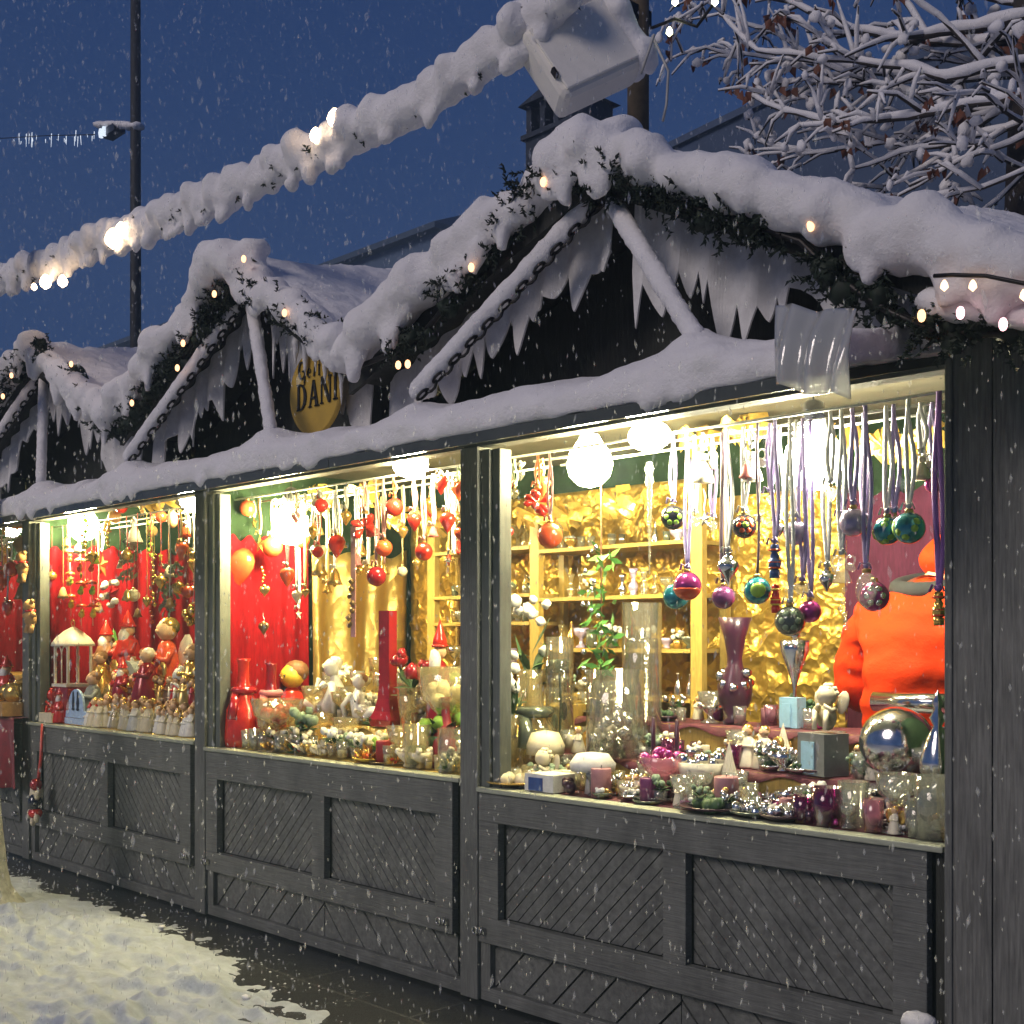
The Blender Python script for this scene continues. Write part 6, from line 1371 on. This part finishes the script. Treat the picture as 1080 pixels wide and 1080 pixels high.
for i in range(320):
    y = random.choice((.05, .08, .12, .15, .18, .22, .26, .30, .33, .40, .46, .54, .6, .68, .76, .84)); px = U(536, 1000) if y > .1 else U(600, 998)
    if y > .6 and px > 870: continue
    right = px > 690
    k = random.choice(('tumbler', 'tumbler', 'tumbler', 'flowers', 'bowl', 'balls', 'goblet', 'pillar', 'plate', 'angel'))
    c = {'tumbler': random.choice((GL, GLM, GLP, GLR, GLM) if right else (GL, GLY, GLM)), 'flowers': random.choice((GL, GLM)), 'bowl': random.choice((GLM, 'mauve', 'silver') if right else (GLY, 'cream', 'gold')), 'balls': random.choice(('silver', 'mauve', 'lilac', 'magenta') if right else ('gold', 'silver')), 'goblet': random.choice((GL, GLM)), 'pillar': random.choice(('wax_purple', 'wax_rose', 'wax_cream') if right else ('wax_cream',)), 'plate': random.choice(('smoke', 'mauve', 'silver')), 'angel': 'ivory'}[k]
    c2 = {'tumbler': random.choice(('wax_cream', 'silver', 'wax_purple', None, None)), 'flowers': random.choice(('white', 'silver', 'leaf', 'sage', 'ivory')), 'bowl': random.choice(('silver', 'white', 'sage')), 'goblet': random.choice((None, 'silver')), 'pillar': None, 'balls': None, 'plate': random.choice(('silver', 'leaf', 'white')), 'angel': 'gold'}[k]
    d = {'tumbler': 'small candle glass', 'flowers': 'little flower glass', 'bowl': 'little footed bowl', 'balls': 'little heap of baubles', 'goblet': 'small stemmed glass', 'pillar': 'small stub candle', 'plate': 'small garnished dish', 'angel': 'small ivory angel'}[k]
    h = {'tumbler': U(14, 26), 'flowers': U(20, 32), 'bowl': U(12, 20), 'balls': U(7, 11), 'goblet': U(24, 40), 'pillar': U(12, 20), 'plate': U(10, 16), 'angel': U(22, 32)}[k] * (1.05 if px > 800 else .95)
    stand(k, px, y, S3, h, c, '?' + d, {'tumbler': 'candle glass', 'flowers': 'flower arrangement', 'bowl': 'bowl', 'balls': 'ornaments', 'goblet': 'glass', 'pillar': 'candle', 'plate': 'dish', 'angel': 'figurine'}[k], c2=c2, group=G3)
for i in range(56):
    near = i % 2; S = S3 if near else S2; px = U(545, 995) if near else U(244, 492); y = random.choice((.06, .1, .15, .2, .27, .33, .40, .47, .55))
    c = random.choice(('silver', 'silver', 'leaf', 'white', 'sage') if near else ('gold', 'gold', 'leaf', 'ivory', 'brass'))
    stand('sprig', px, y, S, U(18, 32), c, '?small ' + {'silver': 'silver', 'leaf': 'green', 'white': 'white', 'sage': 'grey-green', 'gold': 'gold', 'ivory': 'ivory', 'brass': 'brassy'}[c] + ' glitter sprig', 'decoration', c2=random.choice(('silver', 'magenta', 'white') if near else ('gold', 'red', 'ivory')), group='glitter sprigs among the counter wares')
for i in range(26):
    px = U(100, 206); y = random.choice((.30, .36, .42, .48, .54, .6)); c = random.choice(('gold', 'red', 'brass', 'ivory', 'tan', 'dark_red'))
    stand(random.choice(('angel', 'santa', 'sprig', 'angel')), px, y, S1, U(30, 50), c, '?' + {'gold': 'gold', 'red': 'red', 'brass': 'brassy', 'ivory': 'ivory', 'tan': 'tan', 'dark_red': 'dark red'}[c] + ' figure on the raised back step', 'figurine', c2=random.choice(('gold', 'red')), group='figures on the back steps of the red-curtained stall')
# glassware on the shelves
for i, z in SHZ:
    n = 12 if i == 0 else 13
    for j in range(n):
        if R() < .15: continue
        x = UPX[i] + .08 + (UPX[i + 1] - UPX[i] - .16) * (j + .5) / n; px, py = pix((x, 1.28, z))
        k = random.choice(('tumbler', 'bowl', 'goblet', 'flared_vase', 'flowers', 'cylinder', 'bottle')); h = {'tumbler': 15, 'bowl': 15, 'goblet': 26, 'flared_vase': 30, 'flowers': 27, 'cylinder': 26, 'bottle': 30}[k] * U(.65, .95)
        stand(k, px, 1.28, S3, h, random.choice((GL, GLY, GLY, GLM, 'silver', 'gold', 'smoke', 'lilac')), '?small shelf ' + {'tumbler': 'glass', 'bowl': 'bowl', 'goblet': 'goblet', 'flared_vase': 'vase', 'flowers': 'flower glass', 'cylinder': 'jar', 'bottle': 'bottle'}[k], 'glassware', z=z + .002, c2=random.choice((None, 'white', 'sage')) if k in ('flowers', 'bowl') else None, group='glassware on the pine shelves')
# gold bows along the inner top
for i, (px, py, y) in enumerate(((420, 548, 1.05), (455, 552, 1.05), (738, 468, .9), (785, 455, .9), (885, 470, .9), (930, 472, .9), (975, 470, .8), (160, 530, .35), (175, 526, .4), (255, 530, .5), (340, 525, .6), (390, 520, .7), (600, 545, 1.0), (565, 545, 1.05), (650, 530, 1.))):
    p = W(px, py, y); m = MB()
    for k in range(11):
        a = k * .57 + R() * .4; d = Vector((math.cos(a), U(-.4, .4), math.sin(a) * .6)); s_ = Vector((-d.z, .3, d.x)).normalized() * U(.02, .035); e = p + d * U(.09, .16); mid = (p + e) / 2 + Vector((0, -.05, .02))
        m.add([p - s_ * .3, p + s_ * .3, mid + s_, mid - s_, e + s_ * .6, e - s_ * .6], [(0, 1, 2, 3), (3, 2, 4, 5)], True)
    o = m.build('gold_bow', mat('gold_ribbon', (.80, .52, .12), .28, .75, var=.2, bump=.3), None, p); finish(o, '?crumpled gold ribbon bow', 'bow', 'gold ribbon bows inside the stalls', p)
# dark green pelmet boughs behind the hanging wares
# ------------------------------------------------------------------ the seller in the orange jacket, seen from behind
def skin(name, J, E_, m, parent=None, lv=2, org=(0, 0, 0)):
    me = bpy.data.meshes.new(name); names = list(J); me.from_pydata([J[n][0] for n in names], [(names.index(a), names.index(b)) for a, b in E_], []); me.update()
    o = bpy.data.objects.new(name, me); COL.objects.link(o); o.modifiers.new('sk', 'SKIN'); me.materials.append(m)
    for i, n in enumerate(names):
        r = J[n][1]; me.skin_vertices[0].data[i].radius = r if isinstance(r, tuple) else (r, r); me.skin_vertices[0].data[i].use_root = (i == 0)
    s = o.modifiers.new('sb', 'SUBSURF'); s.levels = lv; s.render_levels = lv
    dg = bpy.context.evaluated_depsgraph_get(); nm = bpy.data.meshes.new_from_object(o.evaluated_get(dg)); o.modifiers.clear(); o.data = nm; nm.name = name
    nm.polygons.foreach_set('use_smooth', [True] * len(nm.polygons)); nm.materials.clear(); nm.materials.append(m)
    if parent is not None: o.parent = parent; o.matrix_parent_inverse = Matrix.Translation(-Vector(org))
    return o
bx, by, bz = 1.50, 1.14, .27
V = lambda x, y, z: Vector((bx + x, by + y, bz + z))
J = {'pelvis': (V(0, 0, .95), .15), 'waist': (V(0, -.02, 1.12), .135), 'chest': (V(.01, .0, 1.34), (.17, .12)), 'neck0': (V(.02, .05, 1.52), .07), 'neck': (V(.07, .09, 1.57), .055), 'head': (V(.08, .13, 1.65), (.075, .085)), 'crown': (V(.105, .16, 1.71), .055)}
for s_, n in ((-1, 'l'), (1, 'r')):
    J.update({n + 'sh': (V(s_ * .19, .02, 1.46), .075), n + 'el': (V(s_ * .29, .06, 1.17), .05), n + 'wr': (V(s_ * .20, .28, 1.02), .033), n + 'pa': (V(s_ * .17, .36, 1.0), (.04, .025)), n + 'hip': (V(s_ * .10, 0, .88), .10), n + 'kn': (V(s_ * .11, .02, .48), .065), n + 'an': (V(s_ * .11, -.02, .09), .045), n + 'to': (V(s_ * .12, .14, .04), .04)})
    for k in range(4):
        J[f'{n}f{k}a'] = (V(s_ * (.145 + .02 * k), .40, 1.0 - .004 * k), .011); J[f'{n}f{k}b'] = (V(s_ * (.145 + .02 * k), .435 + (.01 if k in (1, 2) else 0), .985), .0095); J[f'{n}f{k}c'] = (V(s_ * (.147 + .02 * k), .455 + (.012 if k in (1, 2) else 0), .96), .008)
    J[n + 'th1'] = (V(s_ * .135, .35, .99), .013); J[n + 'th2'] = (V(s_ * .11, .39, .975), .010)
Ed = [('pelvis', 'waist'), ('waist', 'chest'), ('chest', 'neck0'), ('neck0', 'neck'), ('neck', 'head'), ('head', 'crown')]
for n in 'lr':
    Ed += [('chest', n + 'sh'), (n + 'sh', n + 'el'), (n + 'el', n + 'wr'), (n + 'wr', n + 'pa'), ('pelvis', n + 'hip'), (n + 'hip', n + 'kn'), (n + 'kn', n + 'an'), (n + 'an', n + 'to'), (n + 'wr', n + 'th1'), (n + 'th1', n + 'th2')]
    for k in range(4): Ed += [(n + 'pa', f'{n}f{k}a'), (f'{n}f{k}a', f'{n}f{k}b'), (f'{n}f{k}b', f'{n}f{k}c')]
pe = thing('person', 'person seen from behind in bright orange padded jacket with grey collar and orange hood', 'person', V(0, 0, 0))
skin('body', J, Ed, C['skin'], pe, 2, pe.location)
ORJ = mat('orange_padded_nylon', (.62, .038, .002), .75, spec=.15, var=.08, scale=7, bump=.5)
K = {'hem': (V(0, -.02, .84), (.235, .18)), 'waist': (V(.01, -.04, 1.08), (.225, .18)), 'chest': (V(.04, -.02, 1.32), (.225, .18)), 'top': (V(.06, .03, 1.49), (.16, .13)), 'nk': (V(.07, .08, 1.56), .10)}
for s_, n in ((-1, 'l'), (1, 'r')): K.update({n + 'sh': (V(.04 + s_ * .23, .0, 1.42), .115), n + 'ua': (V(.03 + s_ * .315, .0, 1.26), .105), n + 'el': (V(.02 + s_ * .35, .05, 1.08), .095), n + 'wr': (V(s_ * .24, .27, 1.02), .06)})
Kd = [('hem', 'waist'), ('waist', 'chest'), ('chest', 'top'), ('top', 'nk')]
for n in 'lr': Kd += [('chest', n + 'sh'), (n + 'sh', n + 'ua'), (n + 'ua', n + 'el'), (n + 'el', n + 'wr')]
jk = skin('jacket', K, Kd, ORJ, pe, 4, pe.location)
for v in jk.data.vertices:
    c = v.co; v.co = c + v.normal * (.006 * math.sin(c.z * 48 + 4 * noise.noise(c * 4)) + .020 * (abs(noise.noise(Vector((c.x * 6, c.y * 6, c.z * 11)))) - .2) + .016 * noise.noise(c * 5))
hd = skin('hood', {'a': (V(.05, .07, 1.59), .115), 'b': (V(.08, .12, 1.67), (.105, .115)), 'c': (V(.11, .16, 1.73), .095), 'd': (V(.13, .19, 1.77), .055)}, [('a', 'b'), ('b', 'c'), ('c', 'd')], ORJ, pe, 3, pe.location)
sub(MB().torus(V(.06, .06, 1.565), .135, .034, Matrix.Rotation(.22, 3, 'X'), 26, 10, 1.15), 'collar', mat('grey_fleece', (.022, .024, .026), .9, var=.2), pe, pe.location)
skin('trousers', {'p': (V(0, 0, .93), (.17, .13)), 'lh': (V(-.10, 0, .82), .115), 'lk': (V(-.11, .02, .48), .085), 'la': (V(-.11, -.01, .10), .07), 'rh': (V(.10, 0, .82), .115), 'rk': (V(.11, .02, .48), .085), 'ra': (V(.11, -.01, .10), .07)}, [('p', 'lh'), ('lh', 'lk'), ('lk', 'la'), ('p', 'rh'), ('rh', 'rk'), ('rk', 'ra')], mat('dark_trousers', (.03, .03, .04), .8), pe, 2, pe.location)
HERO.append(('orange jacket', V(-.1, 0, 1.3)))
name_the_rest()

# ------------------------------------------------------------------ snowfall haze
HZ, nt, out = newmat('snow_haze'); v_ = N(nt, 'ShaderNodeVolumePrincipled'); v_.inputs['Color'].default_value = (.55, .78, 1., 1); v_.inputs['Density'].default_value = .006; v_.inputs['Anisotropy'].default_value = .0
nt.links.new(v_.outputs[0], out.inputs['Volume'])
tag(MB().box(-95, 65, -65, 95, -1.5, 34).build('haze', HZ), 'thin pale haze of falling snow', None, None, 'stuff')
# ------------------------------------------------------------------ sky, sun, camera
wd = bpy.data.worlds.new('World'); sc.world = wd; wd.use_nodes = True; nt = wd.node_tree; nt.nodes.clear()
out = nt.nodes.new('ShaderNodeOutputWorld'); bg = nt.nodes.new('ShaderNodeBackground'); sky = nt.nodes.new('ShaderNodeTexSky'); sky.sky_type = 'NISHITA'; sky.sun_disc = False
SUN_EL, SUN_AZ = math.radians(38), math.radians(-150)
sky.sun_elevation = math.radians(-2.5); sky.sun_rotation = math.radians(200)
mixn = nt.nodes.new('ShaderNodeMix'); mixn.data_type = 'RGBA'; mixn.inputs[0].default_value = .93
tc = nt.nodes.new('ShaderNodeTexCoord'); sx = nt.nodes.new('ShaderNodeSeparateXYZ'); rp = nt.nodes.new('ShaderNodeValToRGB')
nt.links.new(tc.outputs['Generated'], sx.inputs[0]); nt.links.new(sx.outputs['Z'], rp.inputs[0])
e = rp.color_ramp.elements; e[0].position = 0.; e[0].color = (.11, .52, 1.75, 1); e[1].position = .6; e[1].color = (.03, .25, 1.15, 1)
nt.links.new(sky.outputs[0], mixn.inputs[6]); nt.links.new(rp.outputs[0], mixn.inputs[7]); nt.links.new(mixn.outputs[2], bg.inputs[0]); bg.inputs[1].default_value = .11
nt.links.new(bg.outputs[0], out.inputs[0])
sl = bpy.data.lights.new('dusk_glow', 'SUN'); sl.energy = 1.7; sl.angle = math.radians(24); sl.color = (1., .87, .82)
so = bpy.data.objects.new('dusk_glow', sl); COL.objects.link(so)
so.rotation_euler = Vector((.06, .85, -.52)).to_track_quat('-Z', 'Y').to_euler()
cam = bpy.data.cameras.new('camera'); cam.sensor_width = 36; cam.lens = F / 1080 * 36; cam.shift_y = (HY - 540) / 1080; cam.clip_end = 600; cam.clip_start = .05
co = bpy.data.objects.new('camera', cam); COL.objects.link(co); co.location = (CX, -D, H)
co.rotation_euler = Vector((-CT, ST, 0)).to_track_quat('-Z', 'Y').to_euler()
sc.camera = co
sc.view_settings.view_transform = 'Standard'; sc.view_settings.look = 'None'; sc.view_settings.exposure = 0; sc.view_settings.gamma = 1
sc.cycles.sample_clamp_indirect = 4; sc.cycles.use_denoising = True; sc.cycles.max_bounces = 8; sc.cycles.transparent_max_bounces = 24; sc.cycles.caustics_reflective = False; sc.cycles.caustics_refractive = False
